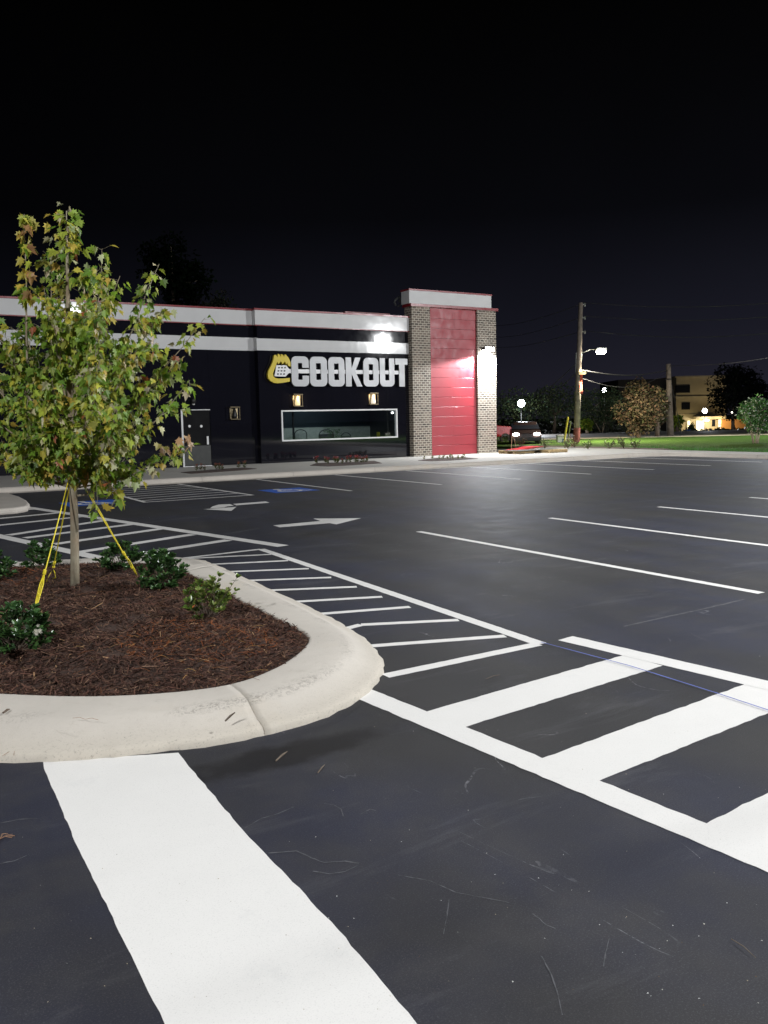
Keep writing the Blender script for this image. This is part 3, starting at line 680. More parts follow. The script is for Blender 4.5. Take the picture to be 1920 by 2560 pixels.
# leader and lone shoot
dress(trunk[5:], 90, .10, .17, .0); dress(trunk[8:], 90, .10, .10, .0)
sh = [TP(70, 960, -.1), TP(66, 830, -.1), TP(66, 700, -.1), TP(62, 610, -.1), TP(60, 535, -.1)]
tw.tube(sh, [.012, .009, .006, .004, .002], 6)
for (yy, k_) in ((540, 8), (560, 5), (585, 7), (618, 6), (650, 3), (680, 6), (718, 8), (740, 12)):
    for q in range(k_):
        c = random.choice(YEL+YEL+GRN[:2]) if random.random() < .8 else (.34, .19, .08)
        maple_leaf(TP(62+random.gauss(0, 9), yy+random.gauss(0, 5), -.1+random.gauss(0, .05)), random.uniform(.09, .13), np.array([random.gauss(0, .7), random.gauss(0, .7), -.9]), random.gauss(0, .8), jit(c, .2))
ends = [ # t on trunk, px, py, depth, radius, twigs
 (.42, 255, 622, .1, .013, 4), (.45, 300, 690, -.3, .013, 4), (.40, 398, 660, .0, .011, 2), (.40, 405, 775, .2, .013, 3), (.36, 512, 795, -.1, .012, 2), (.33, 462, 890, .1, .012, 2),
 (.36, 380, 850, -.4, .014, 4), (.30, 475, 950, -.15, .011, 2), (.30, 360, 1010, .3, .012, 4), (.28, 340, 1060, -.3, .012, 4), (.28, 468, 1118, .0, .010, 2), (.26, 325, 1120, .2, .011, 3),
 (.27, 270, 1130, -.35, .010, 3), (.30, 290, 1010, -.7, .013, 5), (.33, 250, 900, -.8, .014, 6), (.40, 230, 770, -.55, .013, 5), (.48, 215, 660, -.2, .010, 5), (.50, 130, 640, .15, .010, 4),
 (.45, 110, 720, -.35, .013, 5), (.40, 60, 800, .2, .013, 4), (.38, 20, 880, -.3, .014, 6), (.34, -60, 900, .1, .015, 6), (.32, -90, 1000, -.3, .014, 6), (.29, -70, 1080, .2, .013, 5),
 (.30, 40, 1000, -.7, .014, 6), (.28, 60, 1090, -.4, .012, 5), (.28, 20, 1130, .2, .011, 4), (.33, 130, 950, -.9, .013, 6), (.40, 150, 860, .7, .013, 5), (.34, 250, 950, .7, .013, 5), (.30, 90, 1020, .8, .013, 5),
 (.47, 180, 760, .5, .011, 5), (.28, 190, 1090, -.6, .011, 4), (.35, 310, 850, .6, .013, 4), (.30, 225, 1060, .5, .011, 4), (.50, 255, 720, .25, .011, 4), (.42, -30, 790, .3, .012, 5)]
for t, px_, py_, dd, r_, tws in ends:
    limb(trunk_at(t), TP(px_, py_, dd), r_, dens=50, twigs=tws+2, tl=.36)
# low hanging twig of large leaves right of the trunk
for (a, b) in (((215, 1130), (262, 1215)), ((240, 1190), (300, 1245)), ((225, 1150), (245, 1275)), ((190, 1150), (225, 1200))):
    dress([TP(*a, -.1), TP((a[0]+b[0])/2+6, (a[1]+b[1])/2-6, -.12), TP(*b, -.1)], 42, .11, .05, .0)
    tw.tube([TP(*a, -.1), TP((a[0]+b[0])/2+6, (a[1]+b[1])/2-6, -.12), TP(*b, -.1)], [.005, .004, .002], 4)
for k in range(15):
    maple_leaf(TP(random.uniform(395, 478), random.uniform(1085, 1135), random.gauss(0, .06)), random.uniform(.07, .11), np.array([random.gauss(0, .7), random.gauss(0, .7), -1.]), random.gauss(0, .8), jit(random.choice([(.52, .36, .24), (.50, .30, .16), (.44, .38, .12)]), .15))
tw.build('branches', 'bark', tree); lf.build('foliage', 'leaf', tree)
print('maple leaves', len(lf.f)//2)
# ropes and stakes
def sagging(a, b, sag, n=14):
    a, b = Vector(a), Vector(b); return [a.lerp(b, i/n)+Vector((0, 0, -sag*math.sin(math.pi*i/n))) for i in range(n+1)]
def coil(mb, c, axis, r, turns, pitch, rr):
    axis = Vector(axis).normalized(); u = axis.orthogonal().normalized(); v = axis.cross(u); n = int(turns*10)
    mb.tube([Vector(c)+axis*(pitch*i/10)+(u*math.cos(2*math.pi*i/10)+v*math.sin(2*math.pi*i/10))*r for i in range(n+1)], rr, 5)
tie = TP(180, 1185); 
def rope(label, top, bot, strands, knot_t, tail=None, sag=.01):
    r = empty('guy_rope', tuple(bot), label, 'rope', 'yellow ropes steadying the maple')
    mb = MB(); mb.tube(sagging(top, bot, sag), .0055, 6)
    a, b = Vector(top), Vector(bot); k = a.lerp(b, knot_t)
    side = Vector(tuple(lat))
    for s in range(1, strands):
        off = side*(.016 if s % 2 else -.014); mb.tube([k, k.lerp(b, .3)+off, k.lerp(b, .7)+off*.8, b], .005, 6)
    if strands < 3: mb.tube([a+Vector((.012, 0, .01)), a.lerp(b, .5)+side*.006, k], .0035, 5)
    mb.build('rope', 'rope', r, smooth=True)
    mk = MB(); coil(mk, k-(b-a).normalized()*.03, b-a, .011, 4, .012, .005); mk.build('knot', 'rope', r, smooth=True)
    mk = MB(); coil(mk, k.lerp(b, .55), b-a, .010, 2.5, .012, .005); mk.build('knot', 'rope', r, smooth=True)
    if tail:
        mt = MB()
        for q in tail: mt.tube([Vector(p) for p in q], .0045, 5)
        mt.build('loose_end', 'rope', r, smooth=True)
b1, b2, b3 = G(86, 1528, .20), G(133, 1422, .21), G(343, 1440, .2)
rope('taut yellow rope from the maple trunk down to a brown stake at lower left', TP(174, 1190), b1, 3, .74)
rope('thin yellow rope behind the left one, ending in a loose knot above the mulch', TP(176, 1195, .05), b2, 1, .93,
     [[b2, AT(122, 1440, TD+.1), AT(117, 1452, TD), G(115, 1456, .2)], [b2, AT(137, 1432, TD), AT(139, 1444, TD), G(128, 1448, .2)]])
rope('yellow rope running from the maple trunk down right to the shrubs', TP(203, 1204), b3, 2, .75)
mb = MB(); mb.tube([TP(172, 1196), TP(180, 1190, -.05), TP(200, 1186, -.05), TP(204, 1196), TP(190, 1204, .05), TP(172, 1196)], .006, 5)
tag(mb.build('rope_sling', 'rope', origin=tuple(tie)), 'yellow rope sling looped round the maple trunk under the crown', 'rope')
for p, lb in ((b1, 'short brown wooden stake driven in the mulch at the foot of the left rope'),):
    mb = MB(); x, y, z = p; mb.prism([(x-.022, y-.012), (x+.022, y-.012), (x+.022, y+.012), (x-.022, y+.012)], z-.06, z+.055)
    tag(mb.build('wooden_stake', 'stake', origin=p, bevel=.003), lb, 'stake')
# ------------------------------------------------------------------ shrubs in the island
def shrub(pxy, w_px, h_px, label, nst=64, lightc=False, stray=(), flower=None):
    b = np.array(G(pxy[0], pxy[1], .19)); b[2] = mulch_z(b[0], b[1]); d = b[0]*sy+b[1]*cy; wv = w_px/FOC*d/2; hv = h_px/FOC*d*.96
    r = empty('shrub', tuple(b), label, 'shrub', 'low evergreen shrubs in the mulch island')
    lv = MB(); st = MB()
    pal = [(.11, .17, .03), (.15, .22, .04), (.07, .12, .025), (.20, .24, .06)] if lightc else [(.035, .085, .026), (.05, .115, .034), (.08, .16, .045), (.028, .06, .022)]
    def leaf(p, d, s, c):
        d, a, n = rot_basis(d, random.gauss(0, .6)); f = random.uniform(.1, .35)
        q = [(0, 0), (.16, .3), (.24, .62), (.15, .9), (0, 1.0), (-.15, .9), (-.24, .62), (-.16, .3)]
        P_ = [p+a*x*s+d*y*s+n*(abs(x)*f-.15*y*y)*s for x, y in q]
        k = len(lv.v); lv.v += [tuple(v) for v in P_]; lv.f += [(k, k+1, k+2, k+3, k+4), (k, k+4, k+5, k+6, k+7)]; lv.c += [c]*8
    def stem(tip, leaves, s):
        m_ = (b+tip)/2+np.array([random.gauss(0, .02), random.gauss(0, .02), -.01])
        st.tube([b+np.array([random.gauss(0, .02), random.gauss(0, .02), -.02]), m_, tip], [.004, .003, .0015], 4)
        ax = tip-m_; ax /= np.linalg.norm(ax)
        for k in range(leaves):
            t = random.random()**.6; p = m_+(tip-m_)*(.25+.75*t); a = random.uniform(0, 6.28)
            o_ = np.array([math.cos(a), math.sin(a), random.gauss(.35, .3)]); leaf(p, o_*.9+ax*random.uniform(.2, 1), s*random.uniform(.7, 1.15), jit(random.choice(pal), .2))
        for k in range(7):
            a = k*.9+random.random(); o_ = np.array([math.cos(a), math.sin(a), 0]); leaf(tip, o_*.7+ax*1.0, s*random.uniform(.7, 1.05), jit(random.choice(pal[:3]), .2) if not lightc else jit(random.choice(pal[1:]), .2))
    for i in range(nst):
        th = random.uniform(0, 6.28); ph = math.acos(random.uniform(.0, 1)); k = random.uniform(.78, 1.0)
        tip = b+np.array([math.sin(ph)*math.cos(th)*wv*k, math.sin(ph)*math.sin(th)*wv*k, max(.05, math.cos(ph)*hv*k+.03)])
        stem(tip, 18 if not lightc else 12, .054)
    for (sx_, sy_) in stray: stem(np.array(AT(sx_, sy_, d)), 7, .05)
    if lightc:
        for k in range(7): leaf(b+np.array([random.gauss(0, wv*.5), random.gauss(0, wv*.5), random.uniform(.05, hv)]), np.array([random.gauss(0, 1), random.gauss(0, 1), -.3]), .045, (.55, .16, .05))
    st.build('stems', 'dark_bark', r); lv.build('foliage', 'gleaf', r)
    if flower:
        fb = MB(); c = np.array(AT(*flower, d-.12))
        for k in range(16):
            p = c+np.array([random.gauss(0, .012), random.gauss(0, .012), random.gauss(0, .012)])
            for q in range(5):
                a = q*1.256+k; v1 = np.array([math.cos(a), -.4, math.sin(a)])*.008; v2 = np.array([math.cos(a+.7), -.4, math.sin(a+.7)])*.008
                fb.add([p, p+v1, p+v1*.9+v2*.9, p+v2], [(0, 1, 2, 3)], (.75, .72, .62))
        fb.build('flower_cluster', 'leaf', r)
    return r
shrub((40, 1632), 190, 118, 'dense dark green shrub with a white flower cluster, nearest at lower left of the mulch', 60, flower=(93, 1577))
shrub((-12, 1460), 105, 72, 'dark green shrub half cut off by the left picture edge, behind the rope stake', 34)
shrub((108, 1420), 105, 70, 'dark shrub behind the two left ropes at the back edge of the island', 40)
shrub((305, 1428), 125, 66, 'low dark green shrub right of the maple trunk, under the right rope', 48)
shrub((405, 1474), 125, 98, 'tall dark green shrub between the right rope end and the kerb', 62, stray=[(465, 1418), (452, 1432)])
shrub((520, 1545), 125, 100, 'sparse light green shrub with orange leaves nearest the right kerb', 34, True, stray=[(548, 1442), (592, 1445), (588, 1478), (530, 1450)])
# ------------------------------------------------------------------ restaurant
YL, YR, YT = 31.2, 30.9, 30.6
Z0 = .151
rest = empty('restaurant', (13.3, YR, Z0), 'low black clad restaurant with white bands, red trim and a brick and red tower', 'building')
wx0, wx1, wz0, wz1 = 14.23, 19.52, 1.03, 2.16       # window opening
wl = MB()
def panels(mb, x0, x1, z0, z1, y, t=.05, pw=1.75, ph=9.):
    nx = max(1, round((x1-x0)/pw)); nz = max(1, round((z1-z0)/ph))
    for i in range(nx):
        for j in range(nz):
            mb.box(x0+(x1-x0)*i/nx+.003, x0+(x1-x0)*(i+1)/nx-.003, y, y+t, z0+(z1-z0)*j/nz+.002, z0+(z1-z0)*(j+1)/nz-.002)
# right section
panels(wl, 13.30, wx0, Z0, 4.49, YR); panels(wl, wx1, 20.19, Z0, 4.49, YR); panels(wl, wx0, wx1, Z0, wz0, YR); panels(wl, wx0, wx1, wz1, 4.49, YR)
panels(wl, 13.30, 20.19, 4.95, 5.42, YR)
wl.box(13.30, 13.35, YR+.053, YL+.3, Z0, 6.0)
# left wing (door opening)
dx0, dx1, dz1 = 10.27, 11.40, 2.29
panels(wl, -6, dx0, Z0, 4.49, YL); panels(wl, dx1, 13.297, Z0, 4.49, YL); panels(wl, dx0, dx1, dz1, 4.49, YL); panels(wl, -6, 13.297, 4.99, 5.44, YL)
wl.build('wall_cladding', 'black', rest)
core = MB(); core.box(-6, dx0-.1, YL+.06, YL+.2, Z0, 5.95).box(dx1+.1, 13.29, YL+.06, YL+.2, Z0, 5.95).box(dx0-.1, dx1+.1, YL+.06, YL+.2, dz1+.05, 5.95)
core.box(13.36, wx0-.06, YR+.06, YR+.2, Z0, 5.95).box(wx1+.06, 20.19, YR+.06, YR+.2, Z0, 5.95).box(wx0-.06, wx1+.06, YR+.06, YR+.2, Z0, wz0-.04).box(wx0-.06, wx1+.06, YR+.06, YR+.2, wz1+.04, 5.95)
core.box(-6.2, -6, YL, YL+14, Z0, 5.95).box(-6, 24.3, YL+13.8, YL+14, Z0, 5.95).box(24.1, 24.3, YL+3.5, YL+13.8, Z0, 5.95)
core.build('wall_core', 'sign_side', rest)
bd = MB(); bd.box(-6, 13.25, YL-.05, YL+.049, 4.492, 4.988).box(13.25, 20.185, YR-.05, YR+.049, 4.492, 4.948).box(13.25, 13.298, YR+.05, YL-.001, 4.492, 4.988)
bd.box(-6, 13.2, YL-.10, YL+.2, 5.47, 6.0).box(13.2, 20.185, YR-.10, YR+.2, 5.45, 6.0).box(13.2, 13.298, YR+.201, YL-.001, 5.47, 6.0)
bd.build('white_band', 'white_clad', rest, bevel=.006)
tr = MB(); tr.box(-6, 13.17, YL-.14, YL+.4, 6.001, 6.065).box(13.17, 20.185, YR-.14, YR+.4, 6.001, 6.065)
tr.box(-6, 13.19, YL-.115, YL+.05, 5.435, 5.468).box(13.19, 20.185, YR-.115, YR+.05, 5.415, 5.449)
tr.build('red_trim', 'red_trim', rest)
MB().box(-6, 24.1, YL+.41, YL+13.8, 5.7, 5.8).build('roof', 'soil', rest)
# red parapet behind
a, b = WY(863, 778, 38), WY(975, 786, 38); MB().box(a[0], b[0], 38, 38.3, 5.81, a[2]).build('rear_parapet', 'red_trim', rest)
# window
wf = MB(); fw = .055
wf.box(wx0-.04, wx1+.04, YR-.05, YR+.10, wz1-.012, wz1+fw-.012).box(wx0-.04, wx1+.04, YR-.05, YR+.10, wz0-fw+.012, wz0+.012)
wf.box(wx0-.04, wx0+fw-.04, YR-.048, YR+.098, wz0+.013, wz1-.013).box(wx1-fw+.04, wx1+.04, YR-.048, YR+.098, wz0+.013, wz1-.013)
wo = wf.build('window_frame', 'frame_w', rest)
MB().box(wx0+.016, wx1-.016, YR+.03, YR+.036, wz0+.013, wz1-.013).build('window_pane', 'glass', wo)
# service door
dr = MB(); dr.box(dx0+.07, dx1-.01, YL+.02, YL+.07, Z0+.03, dz1-.04); do = dr.build('door', 'door', rest)
MB().box(dx0, dx0+.065, YL-.03, YL+.09, Z0, dz1-.045).box(dx0, dx1, YL-.03, YL+.09, dz1-.038, dz1-.01).box(dx0+.068, dx1, YL-.03, YL+.09, Z0, Z0+.025).build('door_frame', 'frame_w', do)
MB().box(dx0+.08, dx1-.015, YL+.012, YL+.018, Z0+.04, .93).build('kick_plate', 'kick', do)
hx = WY(519, 1100, YL)[0]
MB().box(hx-.035, hx+.035, YL-.03, YL+.016, .96, 1.27).build('door_handle', 'frame_w', do)
for vx in (474, 503.5):
    c = WY(vx, 1065.5, YL); mb = MB()
    mb.vprism([(c[0]+.05*math.cos(t), c[2]+.05*math.sin(t)) for t in np.linspace(0, 6.283, 17)[:-1]], YL, YL+.019); mb.build('door_peephole', 'frame_w', do)
# tower
tw_ = MB(); PX = (20.2, 21.135, 23.655, 24.70)
tw_.box(PX[0], PX[1], YT, YT+.35, Z0, 6.46).box(PX[2], PX[3], YT, YT+.35, Z0, 6.46).box(PX[0], PX[0]+.3, YT+.351, 31.15, Z0, 6.46).box(PX[3]-.3, PX[3], YT+.351, 34.4, Z0, 5.9)
tw_.build('tower_brickwork', 'brick', rest)
rp_ = MB(); z = Z0+.02; row = 0; H = 6.44-z; nr = 15
for j in range(nr):
    off = .0 if j % 2 else .25; xm = PX[1]+1.26+(.10 if j % 2 else -.02)
    for a, b in ((PX[1]+.01, xm-.003), (xm+.003, PX[2]-.01)):
        zz0, zz1 = z+H*j/nr+.004, z+H*(j+1)/nr-.004; tl = random.gauss(0, .0015)
        rp_.add([(a, YT+.10, zz0), (b, YT+.10+tl, zz0), (b, YT+.10+tl, zz1-.012), (a, YT+.10, zz1-.012), (a, YT+.112, zz1), (b, YT+.112, zz1)], [(0, 1, 2, 3), (3, 2, 5, 4)])
rp_.build('tower_red_panel', 'red_clad', rest)
MB().box(PX[1], PX[2], YT+.115, YT+.3, Z0, 6.45).box(PX[0]+.301, PX[3]-.301, 31.0, 31.15, Z0, 6.461).build('tower_panel_backing', 'red_trim', rest)
MB().box(20.05, 24.40, YT-.06, 31.15, 6.571, 7.10).build('tower_cap', 'white_clad', rest, bevel=.006)
MB().box(20.03, 24.43, YT-.09, 31.18, 7.101, 7.165).box(20.12, 24.78, YT-.07, 31.2, 6.462, 6.57).build('tower_trim', 'red_trim', rest)
# sign -----------------------------------------------------------
YS = YR-.16
sg = empty('wall_sign', WY(850, 930, YS), 'large COOK OUT letters with a yellow flame and white spatula on the black wall', 'sign')
SX = lambda px, py=930: WY(px, py, YS)[0]
zt = WY(750, 891, YS)[2]; zb = WY(750, 966, YS)[2]; H = zt-zb
def rrect(x0, x1, z0, z1, r, n=6):
    out = []
    for cx, cz, a0 in ((x1-r, z1-r, 0), (x0+r, z1-r, 90), (x0+r, z0+r, 180), (x1-r, z0+r, 270)):
        out += [(cx+r*math.cos(math.radians(a0+90*k/n)), cz+r*math.sin(math.radians(a0+90*k/n))) for k in range(n+1)]
    return out
def letter(poly, hole=None):
    y0, y1 = YS-.05, YS+.08
    mb = MB()
    if hole:
        # keyhole polygon faces: split into left and right halves
        xm = (hole[0]+hole[1])/2; x0h, x1h, z0h, z1h = hole
        L = [p for p in poly if p[0] <= xm]; Rr = [p for p in poly if p[0] > xm]
        zt_, zb_ = max(p[1] for p in poly), min(p[1] for p in poly)
        L.sort(key=lambda p: math.atan2(p[1]-(zt_+zb_)/2, -(p[0]-xm)-1e-4)); Rr.sort(key=lambda p: math.atan2(p[1]-(zt_+zb_)/2, p[0]-xm+1e-4))
        left = [(xm, zb_)]+L+[(xm, zt_), (xm, z1h), (x0h, z1h), (x0h, z0h), (xm, z0h)]
        right = [(xm, zb_)]+Rr+[(xm, zt_), (xm, z1h), (x1h, z1h), (x1h, z0h), (xm, z0h)]
        mb.vprism(left, y0, y1); mb.vprism(right, y0, y1)
    else: mb.vprism(poly, y0, y1)
    o = mb.build('letter', 'sign_face', sg)
    o.data.materials.append(M['sign_side'])
    for p in o.data.polygons:
        if abs(p.normal.y) < .5: p.material_index = 1
def O(x0, x1):
    W_ = x1-x0; letter(rrect(x0, x1, zb, zt, W_*.27), (x0+W_*.36, x1-W_*.36, zb+H*.22, zt-H*.22))
x0, x1 = SX(727.5), SX(771); W_ = x1-x0; r = W_*.27
c_out = rrect(x0, x1, zb, zt, r)
mid1, mid0 = zb+H*.62, zb+H*.36
poly = [p for p in c_out if p[1] >= mid1 or p[0] < (x0+x1)/2 or p[1] <= mid0]
# walk: start at right side upper jaw, round the top, left, bottom, lower jaw, then inner
top = [p for p in c_out[:7]]; 
poly = [(x1, mid1)]+c_out[:28]+[(x1, mid0), (x0+W_*.62, mid0), (x0+W_*.62, zb+H*.22), (x0+W_*.38, zb+H*.22), (x0+W_*.38, zt-H*.22), (x0+W_*.62, zt-H*.22), (x0+W_*.62, mid1)]
letter(poly)
O(SX(773.5), SX(816.5)); O(SX(819.5), SX(860))
kx0, kx1 = SX(863), SX(904); kw = kx1-kx0
letter([(kx0, zb), (kx0, zt), (kx0+kw*.34, zt), (kx0+kw*.36, zb+H*.62), (kx0+kw*.58, zt), (kx0+kw*.92, zt), (kx0+kw*.58, zb+H*.52), (kx1, zb), (kx0+kw*.66, zb), (kx0+kw*.36, zb+H*.42), (kx0+kw*.34, zb)])
O(SX(907), SX(945))
ux0, ux1 = SX(948), SX(984.5); uw = ux1-ux0; r = uw*.28
arc1 = [(ux0+r-r*math.cos(t), zb+r-r*math.sin(t)) for t in np.linspace(0, math.pi/2, 7)]; arc2 = [(ux1-r+r*math.sin(t), zb+r-r*math.cos(t)) for t in np.linspace(0, math.pi/2, 7)]
letter([(ux0, zt)]+arc1+arc2+[(ux1, zt), (ux1-uw*.36, zt), (ux1-uw*.36, zb+H*.22), (ux0+uw*.36, zb+H*.22), (ux0+uw*.36, zt)])
tx0, tx1 = SX(987), SX(1017.5); twd = tx1-tx0
letter([(tx0, zt), (tx1, zt), (tx1, zt-H*.22), (tx0+twd*.76, zt-H*.22), (tx0+twd*.76, zb), (tx0+twd*.30, zb), (tx0+twd*.30, zt-H*.22), (tx0, zt-H*.22)])
LG = lambda x, y: (lambda q: (q[0], q[2]))(WY(660+x*.12055, 880+y*.12055, YS))
flame = [(205, 65), (240, 60), (280, 112), (283, 45), (300, 38), (350, 108), (345, 50), (368, 42), (420, 108), (420, 60), (440, 50), (480, 90), (520, 150), (545, 220), (545, 305), (505, 292), (484, 262), (478, 212), (455, 262), (428, 195), (380, 255), (345, 190), (300, 255), (268, 205), (240, 300), (200, 385), (180, 450), (190, 505), (230, 540), (300, 552), (420, 548), (530, 538), (530, 612), (430, 632), (290, 650), (200, 640), (130, 600), (80, 540), (72, 460), (90, 380), (150, 270), (190, 160)]
o = MB().vprism([LG(*p) for p in flame], YS-.03, YS+.09).build('flame', 'sign_yellow', sg)
MB().vprism([LG(*p) for p in ((245, 275), (450, 280), (505, 352), (540, 354), (540, 441), (500, 440), (435, 512), (205, 505))], YS-.06, YS-.031).build('spatula_blade', 'sign_white', sg)
mb = MB()
for r_ in range(3):
    for c2 in range(3):
        X0, Y0 = 282+c2*63-r_*11, 313+r_*66; mb = MB(); mb.vprism([LG(X0, Y0), LG(X0+34, Y0), LG(X0+30, Y0+28), LG(X0-4, Y0+28)], YS-.064, YS-.058); mb.build('spatula_slot', 'sign_side', sg)
hz1, hz0 = LG(560, 357)[1], LG(560, 440)[1]
MB().box(LG(540, 400)[0]+.002, tx0+twd*.5, YS-.02, YS+.07, hz0, hz1).build('spatula_handle', 'sign_white', sg)
# wall lamps -----------------------------------------------------
def sconce(x, z, y, lit, label, glow='sconce_glow'):
    r = empty('wall_lamp', (x, y, z), label, 'wall lamp', 'lantern wall lamps')
    MB().box(x-.17, x+.17, y-.02, y, z-.24, z+.24).build('back_plate', 'bronze', r)
    MB().prism([(x-.20, y-.20), (x+.20, y-.20), (x+.20, y-.021), (x-.20, y-.021)], z+.20, z+.25).prism([(x-.20, y-.20), (x+.20, y-.20), (x+.20, y-.021), (x-.20, y-.021)], z-.25, z-.21).box(x-.19, x-.165, y-.19, y-.165, z-.21, z+.2).box(x+.165, x+.19, y-.19, y-.165, z-.21, z+.2).build('cage', 'bronze', r)
    mb = MB(); mb.lathe((x, y-.10, z-.20), [(.09, 0), (.10, .1), (.07, .25), (.03, .39)], 12)
    mb.build('shade', glow if lit else 'dark_metal', r, smooth=True)
    MB().box(x-.15, x+.15, y-.026, y-.0215, z-.20, z+.19).build('reflector', 'brass', r)
    if lit: point((x, y-.20, z+.10), 6, (1, .75, .4), .03, parent=r, name='lamp_light')
c = WY(741, 1001, YR); sconce(c[0], c[2], YR, True, 'warm glowing lantern lamp above the left end of the long window')
c = WY(930, 997, YR); sconce(c[0], c[2], YR, True, 'pale glowing lantern lamp above the right part of the long window', 'sconce_glow2')
c = WY(584, 1033, YL); sconce(c[0], c[2], YL, False, 'unlit dark lantern lamp right of the service door')
c = WY(481, 1001, YL); dl = empty('door_lamp', (c[0], YL, c[2]), 'small unlit dome lamp above the service door', 'wall lamp')
mb = MB(); mb.lathe((c[0], YL-.10, c[2]-.13), [(.05, 0), (.09, .04), (.10, .13), (.07, .22), (.02, .26)], 14); mb.build('housing', 'dark_metal', dl, smooth=True)
mb = MB(); mb.lathe((c[0], YL-.10, c[2]-.18), [(.01, 0), (.05, .015), (.06, .05)], 14); mb.build('lens', 'white_plastic', dl, smooth=True)
MB().box(c[0]-.06, c[0]+.06, YL-.05, YL, c[2]-.08, c[2]+.08).build('mount', 'dark_metal', dl)
# wall pack on the right pillar
c = WY(1221, 872, YT-.2); wx, wz = c[0], c[2]
wp = empty('wall_floodlight', (wx, YT, wz), 'dazzling white floodlight on the right brick pillar of the tower', 'floodlight')
MB().prism([(wx-.26, YT-.30), (wx+.26, YT-.30), (wx+.26, YT-.06), (wx-.26, YT-.06)], wz-.06, wz+.06).box(wx-.10, wx+.10, YT-.06, YT, wz-.10, wz+.10).build('housing', 'dark_metal', wp, bevel=.01)
MB().box(wx-.24, wx+.24, YT-.318, YT-.302, wz-.09, wz+.05).box(wx-.24, wx+.24, YT-.30, YT-.08, wz-.085, wz-.062).build('lens', 'wallpack', wp)
point((wx, YT-.30, wz-.16), 3000, (.93, .97, 1), .10, spot=168, aim=(0, -.25, -1), blend=.15, parent=wp)
# floodlight bracket behind the tower
a, b = WY(1021, 745, 31.6), WY(997, 753, 31.6)
fb = empty('flood_bracket', tuple(a), 'grey lamp arm sticking out left of the tower top', 'lamp arm')
MB().tube([a, b], .05, 8).tube([WY(1021, 757, 31.6), WY(1008, 750, 31.6)], .015, 6).build('arm', 'steel', fb)
mb = MB(); mb.tube([WY(999, 742, 31.6), WY(990, 748, 31.6), WY(986, 756, 31.6), WY(990, 764, 31.6)], .04, 6).tube([WY(999, 742, 31.6), WY(1003, 760, 31.6), WY(994, 767, 31.6)], .03, 6); mb.build('yoke', 'steel', fb)
# interior seen through the window ---------------------------------
YI = 34.0
mb = MB(); zt_ = WY(800, 1068, YI)[2]
room = empty('dining_room', (17, YI, .16), 'dim dining room wall, pale below and dark blue above, behind the long window', 'room')
MB().box(13.4, 20.2, YI, YI+.1, Z0, zt_).build('wainscot', 'pale_wall', room)
MB().box(13.4, 20.2, YI+.02, YI+.12, zt_+.001, 3.2).build('upper_wall', 'teal_wall', room)
MB().box(20.05, 20.15, YR+.25, YI, Z0, 3.2).build('side_wall', 'sign_side', room)
MB().box(13.37, 20.2, YR+.25, YI+.1, .1, .15).build('room_floor', 'soil', room)
MB().box(13.37, 20.2, YR+.25, YI+.1, 3.2, 3.3).build('room_ceiling', 'sign_side', room)
for (pxc, wpx, lab) in ((752, 30, 'arched metal chair back left in the long window'), (816, 36, 'arched metal chair back beside the plant in the window'), (865, 24, 'low dark chair right of the plant in the window')):
    yc = 32.6; L_, R_ = WY(pxc-wpx/2, 1095, yc)[0], WY(pxc+wpx/2, 1095, yc)[0]; zt2 = WY(pxc, 1074 if wpx > 25 else 1082, yc)[2]
    ch = empty('dining_chair', ((L_+R_)/2, yc, .151), lab, 'chair', 'chairs inside the window')
    xm, hw = (L_+R_)/2, (R_-L_)/2
    pts = [(xm-hw, yc, .151), (xm-hw, yc, zt2-hw*.7)]+[(xm-hw*math.cos(t), yc, zt2-hw*.7+hw*.7*math.sin(t)) for t in np.linspace(.2, math.pi-.2, 9)]+[(xm+hw, yc, zt2-hw*.7), (xm+hw, yc, .151)]
    MB().tube(pts, .02, 6).build('back_frame', 'dark_metal', ch)
    MB().box(xm-hw, xm+hw, yc-.45, yc-.02, .62, .68).build('seat', 'leather', ch)
    for lx in (-hw+.02, hw-.02): MB().tube([(xm+lx, yc-.43, .62), (xm+lx, yc-.43, .151)], .015, 6).build('leg', 'dark_metal', ch)
    MB().box(xm-hw+.03, xm+hw-.03, yc+.0, yc+.015, .75, zt2-hw*.55).build('backrest', 'pale_wall' if wpx == 30 else 'leather', ch)
pc = WY(832, 1085, 31.9); pt = empty('potted_plant', (pc[0], 31.9, .151), 'bushy green potted plant inside the long window', 'plant')
MB().lathe((pc[0], 31.9, .151), [(.16, 0), (.2, .3), (.22, .45)], 12).build('pot', 'stake', pt)
mb = MB()
for i in range(260):
    a = random.uniform(0, 6.28); rr = random.uniform(.05, .38); z_ = random.uniform(.7, 1.45); p = np.array([pc[0]+rr*math.cos(a), 31.9+rr*math.sin(a), z_])
    d_ = np.array([math.cos(a), math.sin(a), random.gauss(0, .5)]); d_, a_, n_ = rot_basis(d_, random.gauss(0, 1))
    mb.add([p, p+d_*.05+a_*.015, p+d_*.11, p+d_*.05-a_*.015], [(0, 1, 2, 3)], jit((.06, .14, .04), .4))
mb.tube([(pc[0], 31.9, .5), (pc[0], 31.9, 1.3)], .02, 5, (.1, .07, .05)); mb.build('foliage', 'leaf', pt)
c = WY(945, 1087, 32.2); cn = empty('wet_floor_sign', (c[0], 32.2, .6), 'narrow yellow stand near the right end of the long window', 'floor stand')
MB().prism([(c[0]-.07, 32.15), (c[0]+.07, 32.15), (c[0]+.07, 32.2), (c[0]-.07, 32.2)], .151, WY(945, 1080, 32.2)[2]).build('board', 'yellow_plastic', cn)
